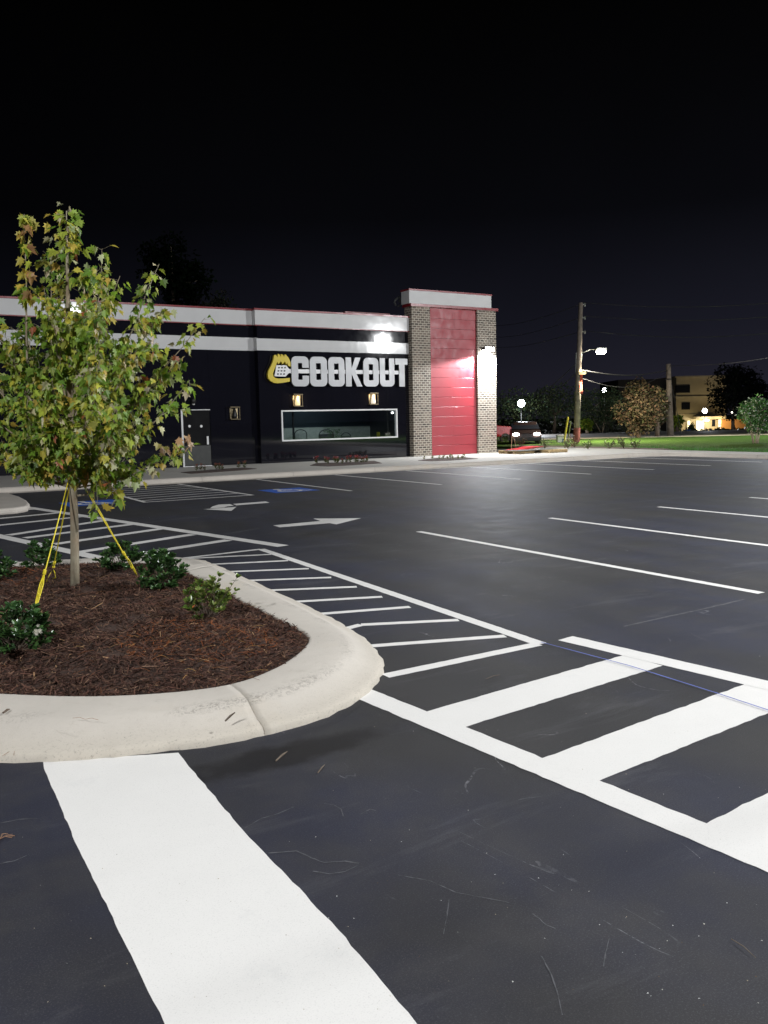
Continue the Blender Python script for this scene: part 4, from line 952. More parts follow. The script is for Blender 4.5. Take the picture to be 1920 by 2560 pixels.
c = WY(733, 1060, 31.7); tag(MB().tube([(c[0], 31.7, .151), (c[0], 31.7, 3.2)], .045, 8).build('column', 'dark_metal', origin=(c[0], 31.7, .151)), 'slim dark column inside the left end of the long window', 'column')
c = WY(981, 1032, 31.5); mb = MB(); mb.lathe((c[0], 31.5, c[2]-.04), [(.02, 0), (.06, .03), (.06, .06), (.02, .09)], 12)  # glowing dot added in place of a lamp mirrored in the pane
o = mb.build('reflection_glow', 'reflect_dot', origin=(c[0], 31.5, c[2]), smooth=True); tag(o, 'small round glow standing in for a lamp reflection in the top right corner of the window', 'lamp reflection')
MB().tube([(c[0], 31.5, c[2]+.05), (c[0], 31.5, 3.2)], .006, 5).build('added_cord', 'wire', o)  # made-up cord that holds the glowing dot
point((16.5, 32.3, 2.9), 75, (.85, 1, .95), .3, name='room_light')
# flower beds in the pavement --------------------------------------
def bed(pxs): 
    poly = [G(*p, .155)[:2] for p in pxs]
    structure(MB().prism(poly, .12, .162).build('flower_bed', 'mulch'))
bed([(452, 1181), (500, 1177), (560, 1172), (610, 1169), (642, 1172), (600, 1176), (530, 1181), (480, 1184)])
bed([(775, 1164), (790, 1158), (860, 1156), (935, 1152), (955, 1158), (880, 1163), (820, 1166)])
bed([(1045, 1151), (1090, 1145), (1160, 1143), (1195, 1147), (1130, 1151), (1080, 1153)])
def flower(p, h, red):
    r = empty('bedding_plant', p, 'small red flowering plant in the mulch bed under the long window' if red == 1 else 'small reddish plant in the mulch bed near the service door' if red == 2 else 'small yellow green plant in the mulch bed before the tower', 'flower',
              {1: 'red flowers under the window', 2: 'plants by the door', 0: 'plants before the tower'}[red])
    lv = MB(); P0 = np.array(p)
    for k in range(26):
        a = random.uniform(0, 6.28); q = P0+np.array([0, 0, h*random.uniform(.1, .7)]); d_, a_, n_ = rot_basis(np.array([math.cos(a), math.sin(a), random.uniform(.2, .9)]), random.random())
        s = h*.45; lv.add([q, q+d_*s*.5+a_*s*.18, q+d_*s, q+d_*s*.5-a_*s*.18], [(0, 1, 2, 3)], jit((.10, .12, .04) if red else (.22, .22, .06), .3))
    lv.tube([P0, P0+np.array([0, 0, h*.9])], .006, 4, (.1, .1, .04)); lv.build('foliage', 'leaf', r)
    if red:
        fl = MB()
        for k in range(30):
            a = random.uniform(0, 6.28); q = P0+np.array([random.gauss(0, h*.12), random.gauss(0, h*.12), h*random.uniform(.65, 1.1)]); d_, a_, n_ = rot_basis(np.array([math.cos(a), math.sin(a), random.uniform(0, .9)]), random.random())
            s = h*.22; fl.add([q, q+d_*s*.5+a_*s*.3, q+d_*s, q+d_*s*.5-a_*s*.3], [(0, 1, 2, 3)], jit((.34, .05, .05) if red == 1 else (.28, .10, .06), .3))
        fl.build('blossom', 'leaf', r)
for i, px_ in enumerate((792, 815, 820, 837, 843, 856, 868, 876, 889, 893, 903, 909, 916, 792)):
    if i < 13: flower(G(px_, 1160-.02*(px_-790)+random.uniform(-1, 1), .162), random.uniform(.17, .28), 1)
for px_ in (492, 503, 512, 540, 548, 556, 597, 612): flower(G(px_, 1178-.06*(px_-490), .162), random.uniform(.16, .24), 2)
for px_ in (1060, 1081, 1098, 1108, 1118, 1126, 1132, 1145, 1155, 1160): flower(G(px_, 1149-.02*(px_-1060), .162), random.uniform(.14, .24), 0)
# ------------------------------------------------------------------ lot lamps (off frame, seen in the glossy wall)
def lot_lamp(x, y, h, yaw, power, label, lens='lamp_cool'):
    r = empty('parking_lot_lamp', (x, y, 0), label, 'lamp post', 'lot lamp posts')
    MB().lathe((x, y, 0), [(.25, 0), (.25, .6), (.2, .62)], 14).build('base', 'kerb', r)
    MB().tube([(x, y, .6), (x, y, h+.1)], [.08, .06], 10).build('pole', 'dark_metal', r)
    dxh, dyh = math.cos(yaw), math.sin(yaw); hx_, hy_ = x+dxh*.75, y+dyh*.75
    MB().box(hx_-.35, hx_+.35, hy_-.28, hy_+.28, h, h+.14, yaw, (hx_, hy_)).box(x, x+.5, y-.04, y+.04, h+.03, h+.1, yaw, (x, y)).build('head', 'dark_metal', r)
    MB().box(hx_-.28, hx_+.28, hy_-.22, hy_+.22, h-.045, h-.004, yaw, (hx_, hy_)).build('lens', lens, r)
    point((hx_, hy_, h-.27), power, (.97, .985, 1), .2, parent=r)
lot_lamp(13.5, 1.5, 9, math.radians(150), 6600, 'dark lamp post near the right edge of the lot behind the photographer')
lot_lamp(38.6, -.6, 8.6, math.radians(150), 21000, 'dark lamp post beyond the east kerb, mirrored in the wall')
lot_lamp(-9, -4, 9, math.radians(30), 8200, 'dark lamp post behind and left of the photographer')
# ------------------------------------------------------------------ utility poles, wires, street lamps
DP1 = 53.2; b = AT(1441, 1110, DP1); pb = np.array([b[0], b[1], 0.]); tp = np.array(AT(1452, 757, DP1))
up = empty('utility_pole', (pb[0], pb[1], .13), 'tall leaning utility pole with a red banner and red wrapped foot', 'utility pole')
MB().tube([tuple(pb), tuple(pb+(tp-pb)*.5), tuple(tp)], [.20, .165, .13], 12).build('shaft', 'pole', up, smooth=True)
q0, q1 = pb+(tp-pb)*.0, pb+(tp-pb)*.115
MB().tube([tuple(q0+np.array([0, 0, .05])), tuple(q1)], .208, 12).build('red_wrap', 'red_wrap', up)
for py_ in (762, 795, 830):
    a = np.array(AT(1449, py_, DP1)); MB().tube([a, np.array(AT(1461, py_-1, DP1))], .03, 6).lathe(tuple(np.array(AT(1462, py_, DP1))), [(.04, -.1), (.06, -.03), (.04, .02), (.06, .06), (.03, .12)], 8).build('insulator', 'steel', up)
a0 = np.array(AT(1450, 885, DP1)); MB().tube([a0, np.array(AT(1475, 874, DP1)), np.array(AT(1500, 872, DP1-.3))], .035, 6).build('lamp_arm', 'steel', up)
lh = np.array(AT(1503, 875, DP1-.3))
ho = MB().box(lh[0]-.3, lh[0]+.3, lh[1]-.14, lh[1]+.14, lh[2]-.02, lh[2]+.12, -YAW).build('lamp_head', 'steel', up)
mb = MB(); mb.lathe(tuple(lh-np.array([0, 0, .24])), [(.08, 0), (.24, .05), (.30, .14), (.27, .21)], 14); mb.build('lamp_lens', 'lamp_warm', ho, smooth=True)
point(tuple(lh-np.array([0, 0, .3])), 10000, (1, .88, .66), .15, spot=168, blend=.5, aim=(lat[0]*.35, lat[1]*.35, -1), parent=up)
# conduit and banner
MB().tube([np.array(AT(1440, 882, DP1)), np.array(AT(1439, 935, DP1))], .03, 5).tube([np.array(AT(1455, 880, DP1)), np.array(AT(1452, 932, DP1))], .02, 5).build('conduit', 'steel', up)
bn = empty('pole_banner', AT(1452, 960, DP1-.25), 'narrow red street banner under a small cream bracket on the tall utility pole', 'banner')
mb = MB(); n_ = 8
for j in range(n_+1):
    t = j/n_; yy = 937+48*t; wv_ = .12*math.sin(t*5)
    for xx in (1451-2*t, 1457-1.5*t): mb.v.append(tuple(np.array(AT(xx, yy, DP1-.25))+fwd*wv_))
for j in range(n_): mb.f.append((2*j, 2*j+1, 2*j+3, 2*j+2))
o = mb.build('cloth', simple('red banner cloth', (.42, .07, .04), .8, 0, .4, 4), bn); sm = o.modifiers.new('t', 'SOLIDIFY'); sm.thickness = .02
a = np.array(AT(1452, 934, DP1-.25)); MB().box(a[0]-.1, a[0]+.32, a[1]-.08, a[1]+.08, a[2]-.06, a[2]+.12, -YAW).build('bracket', 'brass', bn)
DP2 = 65; b = AT(1676, 1096, DP2); pb2 = np.array([b[0], b[1], .05]); tp2 = np.array(AT(1671, 910, DP2))
up2 = empty('utility_pole', tuple(pb2), 'shorter bare wooden pole in front of the beige building', 'utility pole')
MB().tube([tuple(pb2), tuple((pb2+tp2)/2), tuple(tp2)], [.27, .22, .17], 12).build('shaft', 'pole', up2, smooth=True)
a = np.array(AT(1672, 948, DP2)); MB().lathe(tuple(a), [(.21, -.05), (.22, 0), (.21, .05)], 12).build('band', 'dark_metal', up2)
def wire(a, b, sag, label, r=.018):
    tag(MB().tube(sagging(a, b, sag, 24), r, 5).build('overhead_wire', 'wire', origin=tuple(a)), label, 'wire')
wire(AT(1462, 757, DP1), AT(2150, 735, 40), .4, 'topmost overhead wire running right from the tall pole')
wire(AT(1462, 790, DP1), AT(2150, 770, 40), .4, 'second overhead wire running right from the tall pole')
wire(AT(1459, 827, DP1), AT(2150, 808, 40), .5, 'third overhead wire running right from the tall pole')
wire(AT(1449, 762, DP1), AT(1180, 810, 90), .6, 'topmost overhead wire running left from the tall pole')
wire(AT(1449, 795, DP1), AT(1180, 838, 90), .6, 'second overhead wire running left from the tall pole')
wire(AT(1449, 830, DP1), AT(1180, 860, 90), .6, 'third overhead wire running left from the tall pole')
wire(AT(1452, 925, DP1), AT(1671, 925, DP2), .35, 'thick sagging cable from the tall pole to the short pole', .035)
wire(AT(1671, 915, DP2), AT(2200, 830, 45), .5, 'wire rising right from the short pole top')
wire(AT(1452, 945, DP1), AT(1671, 932, DP2), .8, 'lower sagging cable between the tall and the short pole')
wire(AT(1444, 905, DP1), AT(1243, 1010, 70), .9, 'cable falling left from the tall pole toward the tower')
wire(AT(1444, 930, DP1), AT(1230, 1040, 75), .9, 'lower cable falling left from the tall pole toward the tower')
wire(AT(1671, 922, DP2), G(1705, 1092, 0), .0, 'straight guy wire down the right side of the short pole')
def post_lamp(px_, py_, d, r_, label, mat='lamp_far', power=0, globe=True, gz=0.):
    h = np.array(AT(px_, py_, d)); r = empty('street_lamp', (h[0], h[1], gz), label, 'street lamp')
    MB().tube([(h[0], h[1], gz), (h[0], h[1], h[2]-r_)], .035, 8).build('post', 'dark_metal', r)
    mb = MB()
    if globe: mb.lathe((h[0], h[1], h[2]-r_), [(r_*.35, 0), (r_*.9, r_*.45), (r_, r_), (r_*.8, r_*1.55), (r_*.3, r_*1.95)], 14)
    else: mb.lathe((h[0], h[1], h[2]-r_*.5), [(r_*.3, 0), (r_, r_*.3), (r_, r_*.7), (r_*.4, r_)], 14)
    mb.build('lamp_lens', mat, r, smooth=True)
    MB().lathe((h[0], h[1], h[2]+r_*.97), [(r_*.9, 0), (r_*.5, r_*.2), (.02, r_*.3)], 12).build('cap', 'dark_metal', r)
    if power: point((h[0]-fwd[0]*1.2, h[1]-fwd[1]*1.2, h[2]-.1), power, (.9, .95, 1), .2, spot=160, blend=.4, aim=(-fwd[0]*.3, -fwd[1]*.3, -1), parent=r)
post_lamp(1303, 1008, 82, .34, 'brilliant cool street lamp just right of the tower above the parked cars', 'lamp_far', 6500)
post_lamp(1511, 976, 96, .24, 'small cool street lamp above the dark trees right of the tall pole', 'lamp_far', 1200, gz=-.4)
post_lamp(1762, 1027, 100, .26, 'white globe lamp on a dark post before the lit entrance', 'lamp_far', 900, gz=-.5)
post_lamp(1830, 1031, 102, .09, 'tiny lamp on a thin post right of the lit entrance', 'lit_shade', 0, gz=-.6)
post_lamp(1990, 800, 56, .3, 'street lamp just outside the right edge of the picture', 'lamp_far', 6000, gz=.1)
# ------------------------------------------------------------------ far building
DB = 128; zb_ = -1.62
hb = empty('office_building', AT(1720, 1085, DB), 'three storey beige building with a lit ground floor entrance behind the lawn', 'building')
def facebox(mb, p0, p1, d0, d1): # px rectangle at distance d0 extruded back to d1
    (xa, ya), (xb, yb) = p0, p1; A_ = np.array(AT(xa, (ya+yb)/2, d0)); B_ = np.array(AT(xb, (ya+yb)/2, d0)); xm = (xa+xb)/2
    zt_ = AT(xm, ya, d0)[2]; zz = max(zb_, AT(xm, yb, d0)[2]); bk = fwd*(d1-d0)
    P4 = [A_, B_, B_+bk, A_+bk]; mb.prism([(q[0], q[1]) for q in P4], zz, zt_)
mb = MB(); facebox(mb, (1690, 943), (1815, 1100), DB, DB+14); mb.build('wall', 'beige', hb)
mb = MB(); facebox(mb, (1545, 948), (1689, 1100), DB+3, DB+14); mb.build('dark_wing', simple('dark brown wall', (.035, .03, .028), .9), hb)
mb = MB(); facebox(mb, (1806, 1048), (1865, 1100), DB-.6, DB+8); mb.build('low_wing', 'orange_wall', hb)
mb = MB(); facebox(mb, (1740, 1041), (1812, 1047), DB-1.6, DB-.02); facebox(mb, (1688, 939), (1817, 943), DB-.3, DB+14.2); facebox(mb, (1688, 990), (1814, 993), DB-.12, DB-.01); facebox(mb, (1690, 1034), (1800, 1037), DB-.12, DB-.01); mb.build('canopy', 'beige', hb)
for (xa, ya, xb, yb, m_, nm) in ((1691, 963, 1725, 982, 'dark_glass', 'window'), (1704, 1006, 1725, 1024, 'dark_glass', 'window'), (1600, 965, 1640, 985, 'dark_glass', 'window'), (1600, 1008, 1640, 1026, 'dark_glass', 'window'),
        (1718, 1052, 1727, 1082, 'lit_win', 'window'), (1741, 1052, 1760, 1083, 'lit_win', 'entrance_glass'), (1780, 1049, 1788, 1066, 'dark_glass', 'window'), (1795, 1049, 1804, 1082, 'lit_win', 'window')):
    mb = MB(); facebox(mb, (xa, ya), (xb, yb), DB-.06 if xa > 1689 else DB+2.94, DB+.5 if xa > 1689 else DB+3.5); f = mb.build(nm, m_, hb)
    if m_ == 'lit_win':
        mb = MB(); w2 = (xb-xa); nn_ = 3 if w2 > 12 else 1
        for k in range(nn_+1):
            x_ = xa+w2*k/nn_; facebox(mb, (x_-.6, ya), (x_+.6, yb), DB-.16, DB-.061)
        facebox(mb, (xa+.7, ya+(yb-ya)*.35), (xb-.7, ya+(yb-ya)*.35+1.0), DB-.15, DB-.062); mb.build('window_frame', 'frame_w' if w2 > 12 else 'beige', f)
mb = MB(); facebox(mb, (1761, 1049.5), (1773, 1052.5), DB-1.3, DB-1.0); mb.build('canopy_lamp', 'lit_shade', hb)
pc_ = np.array(AT(1765, 1056, DB-2)); point(tuple(pc_), 420, (1, .88, .6), .3, parent=hb); pc_ = np.array(AT(1800, 1056, DB-2.2)); point(tuple(pc_), 260, (1, .78, .42), .3, parent=hb)
pc_ = np.array(AT(1722, 1058, DB-2.2)); point(tuple(pc_), 130, (1, .82, .42), .3, parent=hb); pc_ = np.array(AT(1838, 1050, DB-3)); point(tuple(pc_), 120, (1, .7, .35), .3, parent=hb)
pc_ = np.array(AT(1770, 1010, DB-10)); 
a = np.array(AT(1721, 1078, 118)); bx = empty('mailbox', (a[0], a[1], -1.3), 'blue box standing left of the lit entrance', 'box')
MB().box(a[0]-.4, a[0]+.4, a[1]-.35, a[1]+.35, -1.2, a[2]+.25, -YAW).build('body', 'blue_plastic', bx, bevel=.08)
MB().box(a[0]-.3, a[0]+.3, a[1]-.42, a[1]-.36, a[2]-.1, a[2]+.05, -YAW, (a[0], a[1])).build('flap', 'white_plastic', bx)
# ------------------------------------------------------------------ background trees
def far_tree(name, px_, d, w_px, top, bot, label, pal, nleaf=2600, trunk_col='dark_bark', base_z=0., ls=.30, cat='tree', stems=1, squash=1., clumps=18, group=None):
    c = np.array(AT(px_, (top+bot)/2, d)); H = (bot-top)/FOC*d/2; Wd_ = w_px/FOC*d/2
    r = empty(name, (c[0], c[1], base_z), label, cat, group)
    cl = []
    for i in range(clumps):
        u = np.array([random.gauss(0, 1) for _ in range(3)]); u /= np.linalg.norm(u); k = random.uniform(.35, .8)
        cl.append((c+u*np.array([Wd_*k, Wd_*k, H*k]), random.uniform(.28, .5)))
    lv = MB(); per = nleaf//clumps
    for q, s in cl:
        tone = random.uniform(.6, 1.35)
        for i in range(per):
            u = np.array([random.gauss(0, 1) for _ in range(3)]); u /= np.linalg.norm(u); u *= random.uniform(.55, 1.05)
            p = q+u*np.array([Wd_*s, Wd_*s, H*s*1.1]); d_, a_, n_ = rot_basis(np.array([random.gauss(0, 1), random.gauss(0, 1), random.gauss(-.2, .7)]), random.uniform(0, 3))
            z_ = ls*random.uniform(.5, 1.1); lv.add([p, p+d_*z_*.5+a_*z_*.3, p+d_*z_, p+d_*z_*.5-a_*z_*.3], [(0, 1, 2, 3)], jit(tuple(x*tone for x in random.choice(pal)), .25))
    lv.build('crown', 'mleaf', r)
    tk = MB()
    for k in range(stems):
        ang = k*6.28/stems+.4; sp_ = (.0 if stems == 1 else Wd_*.35); base = np.array([c[0], c[1], base_z])+np.array([math.cos(ang), math.sin(ang), 0])*(.0 if stems == 1 else .12)
        top_ = c+np.array([math.cos(ang)*sp_, math.sin(ang)*sp_, -H*.2]); r0 = .16+.02*H if stems == 1 else .045
        tk.tube([base, (base+top_)/2+np.array([random.gauss(0, .06), random.gauss(0, .06), 0]), top_], [r0, r0*.75, r0*.4], 8)
        for q, s in random.sample(cl, min(5, len(cl))): tk.tube([top_-np.array([0, 0, H*.3*random.random()]), (top_+q)/2, q], [r0*.45, r0*.3, r0*.1], 5)
    tk.build('trunk', trunk_col, r, smooth=True)
    return r
DG = [(.09, .12, .065), (.12, .15, .07), (.065, .10, .06)]; BR = [(.12, .085, .05), (.085, .07, .04), (.16, .115, .07), (.055, .06, .03)]; YG = [(.25, .32, .04), (.18, .26, .03), (.12, .2, .03)]; GR = [(.05, .12, .03), (.07, .16, .045), (.035, .09, .03), (.10, .2, .06)]
far_tree('oak_tree', 1290, 88, 200, 968, 1074, 'dark green tree under the brilliant lamp right of the tower', DG+[(.05, .07, .03)], 3000)
far_tree('oak_tree', 1385, 90, 190, 960, 1074, 'dark tree left of the tall utility pole', DG, 3000)
far_tree('oak_tree', 1505, 88, 170, 960, 1070, 'dark green tree with pale trunks right of the tall utility pole', DG, 3000, 'pale_bark', stems=3)
far_tree('magnolia_tree', 1597, 61, 128, 945, 1084, 'brown leaved rounded tree left of the shorter pole', BR, 4200, 'dark_bark', ls=.26)
far_tree('magnolia_tree', 1644, 63.5, 62, 972, 1078, 'olive tree with pale blossoms right beside the shorter pole', BR[:2]+[(.05, .07, .03), (.26, .24, .17)], 2200, 'dark_bark', ls=.26)
far_tree('oak_tree', 1835, 104, 150, 905, 1052, 'large black tree silhouette in front of the beige building', [(.008, .01, .008), (.012, .014, .010)], 4600, base_z=-.6, ls=.45, clumps=26)
far_tree('oak_tree', 1925, 98, 120, 940, 1068, 'black tree silhouette at the right edge behind the crape myrtle', [(.008, .01, .008), (.012, .014, .010)], 2600, base_z=-.5, ls=.4)
far_tree('small_tree', 1320, 79, 26, 1056, 1076, 'small bright yellow green tree lit above the headlights', YG, 500, 'pale_bark', stems=3)
far_tree('small_tree', 1468, 84, 46, 1046, 1075, 'small bright yellow green tree right of the tall pole foot', YG, 700, 'pale_bark')
far_tree('small_tree', 1694, 84, 34, 1030, 1074, 'bright yellow green leaning tree right beside the shorter pole', YG, 700, 'dark_bark')
far_tree('crape_myrtle', 1890, 44.5, 108, 992, 1078, 'round green crape myrtle with several bare pale stems on the lawn', GR+[(.35, .38, .3)], 3400, 'pale_bark', base_z=.13, ls=.16, stems=5, clumps=30)
far_tree('oak_tree', 430, 52, 190, 600, 790, 'dim dark tree rising behind the restaurant roof', [(.003, .007, .003), (.004, .009, .004)], 3000, ls=.35)
far_tree('oak_tree', 565, 56, 90, 738, 840, 'dim brownish tree top just above the restaurant roof', [(.035, .035, .028), (.02, .028, .018)], 1600, ls=.3)
far_tree('oak_tree', 520, 54, 100, 728, 850, 'second dim tree top above the restaurant roof', [(.035, .035, .03), (.018, .026, .016)], 1600, ls=.3)
for px_, w__, t_, b_, lab, d_ in ((1796, 34, 1066, 1086, 'round clipped green bush right of the lit entrance', 118), (1729, 26, 1060, 1086, 'leafy bush left of the blue box', 119), (1838, 30, 1068, 1088, 'low dark bush under the ochre wing', 116), (1868, 44, 1066, 1088, 'wide dark bush at the right end of the ochre wing', 116)):
    far_tree('round_bush', px_, d_, w__, t_, b_, lab, [(.06, .10, .025), (.04, .07, .02)] if px_ > 1790 and px_ < 1800 else DG, 500, base_z=-1.2, ls=.3, cat='bush', clumps=10)
# far dark hedge
mb = MB()
for i in range(9000):
    s = random.uniform(-10, 75); d = 93+random.gauss(0, .8); x, y = fr(d, s); z_ = random.uniform(-.4, 1.05+.5*math.sin(s*.9)*math.sin(s*.31)); p = np.array([x, y, z_])
    if 28 < s < 42 and z_ > -.1: continue
    d_, a_, n_ = rot_basis(np.array([random.gauss(0, 1), random.gauss(0, 1), random.gauss(0, .7)]), 1.); mb.add([p, p+d_*.2+a_*.12, p+d_*.4, p+d_*.2-a_*.12], [(0, 1, 2, 3)], jit((.018, .02, .012), .4))
tag(mb.build('hedge', 'leaf'), 'long dark hedge running behind the street', 'hedge', kind='stuff')
# small shrubs along the lawn
for i, (px_, py_, lab) in enumerate(((1302, 1118, 'thin reddish young shrub behind the pallets'), (1362, 1122, 'small green shrub nearest the pallets'), (1420, 1122, 'small shrub at the foot of the yellow guards'), (1436, 1119, 'small reddish shrub before the red pole foot'), (1470, 1123, 'twiggy shrub just right of the tall pole'), (1523, 1122, 'shrub in the middle of the planting strip'), (1560, 1121, 'pale shrub near the right end of the planting strip'), (1588, 1121, 'last small shrub at the right end of the planting strip'))):
    g = G(px_, py_, .15); d_ = g[0]*sy+g[1]*cy
    r = empty('young_shrub', g, lab, 'shrub', 'young shrubs along the lawn edge'); lv = MB(); st = MB(); P0 = np.array(g); hh = random.uniform(.4, .62)
    for k in range(9):
        a = random.uniform(0, 6.28); tipp = P0+np.array([math.cos(a)*hh*.55, math.sin(a)*hh*.55, hh*random.uniform(.6, 1)]); st.tube([P0, (P0+tipp)/2, tipp], .008, 4)
        for q in range(16):
            p = P0+(tipp-P0)*random.uniform(.3, 1.05)+np.array([random.gauss(0, .05), random.gauss(0, .05), random.gauss(0, .05)]); dd, aa, n_ = rot_basis(np.array([random.gauss(0, 1), random.gauss(0, 1), .3]), random.random())
            lv.add([p, p+dd*.05+aa*.025, p+dd*.1, p+dd*.05-aa*.025], [(0, 1, 2, 3)], jit((.16, .08, .05) if 'reddish' in lab else (.12, .15, .05), .35))
    lv.build('foliage', 'leaf', r); st.build('stems', 'dark_bark', r)
# grass blades along the lit lawn edge
mb = MB()
for i in range(9000):
    x = 30.65+abs(random.gauss(0, 1.6)); y = random.uniform(8, 30)
    if x < 32.3 and y > 26: continue
    h = random.uniform(.04, .09); a = random.uniform(0, 6.28); dx_, dy_ = math.cos(a)*.012, math.sin(a)*.012
    mb.add([(x-dx_, y-dy_, .129), (x+dx_, y+dy_, .129), (x+random.gauss(0, .02), y+random.gauss(0, .02), .13+h)], [(0, 1, 2)], jit((.06, .17, .03), .3))
tag(mb.build('grass_blades', 'leaf'), 'short bright green grass along the pavement edge', 'grass', kind='stuff')
# ------------------------------------------------------------------ yard items
def guard(b, t, r_, mat, label):
    tag(MB().tube([b, t], r_, 8).build('guy_guard', mat, origin=tuple(b)), label, 'post')
guard(AT(1410, 1108, 52), AT(1420, 1042, 52), .055, 'yellow_plastic', 'tall leaning bright yellow post left of the tall utility pole')
guard(AT(1419, 1106, 52.5), AT(1427, 1052, 52.5), .035, 'green_post', 'thinner dull green post beside the bright yellow post')
g = G(1404, 1106, .13); r = empty('utility_box', g, 'small white box with a blue corner left of the yellow post', 'box')
MB().box(g[0]-.3, g[0]+.22, g[1]-.2, g[1]+.2, .13, .50, -YAW).build('body', 'white_plastic', r, bevel=.03); MB().box(g[0]-.32, g[0]+.24, g[1]-.22, g[1]+.22, .50, .58, -YAW).build('lid', 'steel', r, bevel=.02)
MB().box(g[0]+.0, g[0]+.2, g[1]-.24, g[1]-.21, .16, .34, -YAW, (g[0], g[1])).build('label_plate', 'blue_plastic', r)
for (xa, ya, xb, yb, lab) in ((1278, 1128, 1280, 1090, 'left wooden stake behind the red pallet stack'), (1292, 1126, 1284, 1092, 'right slanting wooden stake behind the red pallet stack')):
    a = G(xa, ya, .15); d_ = a[0]*sy+a[1]*cy; tag(MB().tube([a, AT(xb, yb, d_)], .014, 5).build('survey_stake', 'stake', origin=a), lab, 'stake')
def pallet(c, L_, W_, rz, z0, label, top=None):
    r = empty('pallet', (c[0], c[1], z0), label, 'pallet'); mb = MB()
    for k in (-1, 0, 1): mb.box(c[0]-L_/2, c[0]+L_/2, c[1]+k*(W_/2-.05)-.045, c[1]+k*(W_/2-.05)+.045, z0+.02, z0+.11, rz, c[:2])
    mb.build('bearers', 'pallet', r); mb = MB(); n_ = 7
    for k in range(n_):
        x = c[0]-L_/2+.01+(L_-.11)*k/(n_-1); mb.box(x, x+.09, c[1]-W_/2, c[1]+W_/2, z0+.111, z0+.13, rz, c[:2])
        if k % 3 == 0: mb.box(x, x+.09, c[1]-W_/2, c[1]+W_/2, z0, z0+.019, rz, c[:2])
    mb.build('deck_boards', 'pallet', r); return r
g1 = G(1375, 1131, .151); g2 = G(1290, 1133, .151)
pallet(g1, 1.2, 1.0, .1, .152, 'bare timber pallet at the right end of the pallet row')
pallet((g1[0]-1.5, g1[1]+.5), 1.2, 1.0, .05, .152, 'timber pallet under the grey boards and red sheets')
pallet(g2, 1.2, 1.0, -.08, .152, 'timber pallet nearest the brick tower under the red sheets')
mb = MB(); mb.box(g1[0]-2.1, g1[0]+.4, g1[1]-.15, g1[1]+.75, .284, .31, .12); tag(mb.build('board', 'steel', origin=(g1[0]-.8, g1[1]+.2, .284)), 'long grey board lying across the pallets', 'board')
mb = MB()
for k in range(7):
    a = g2[0]-.45+k*.2+random.gauss(0, .06); mb.box(a, a+.75, g2[1]-.35+.03*k, g2[1]+.3+.03*k, .286+k*.018, .300+k*.018, random.gauss(.1, .22))
tag(mb.build('red_sheets', 'red_paint', origin=(g2[0], g2[1], .286)), 'messy stack of red sheets on the pallet next to the brick tower', 'sheets')
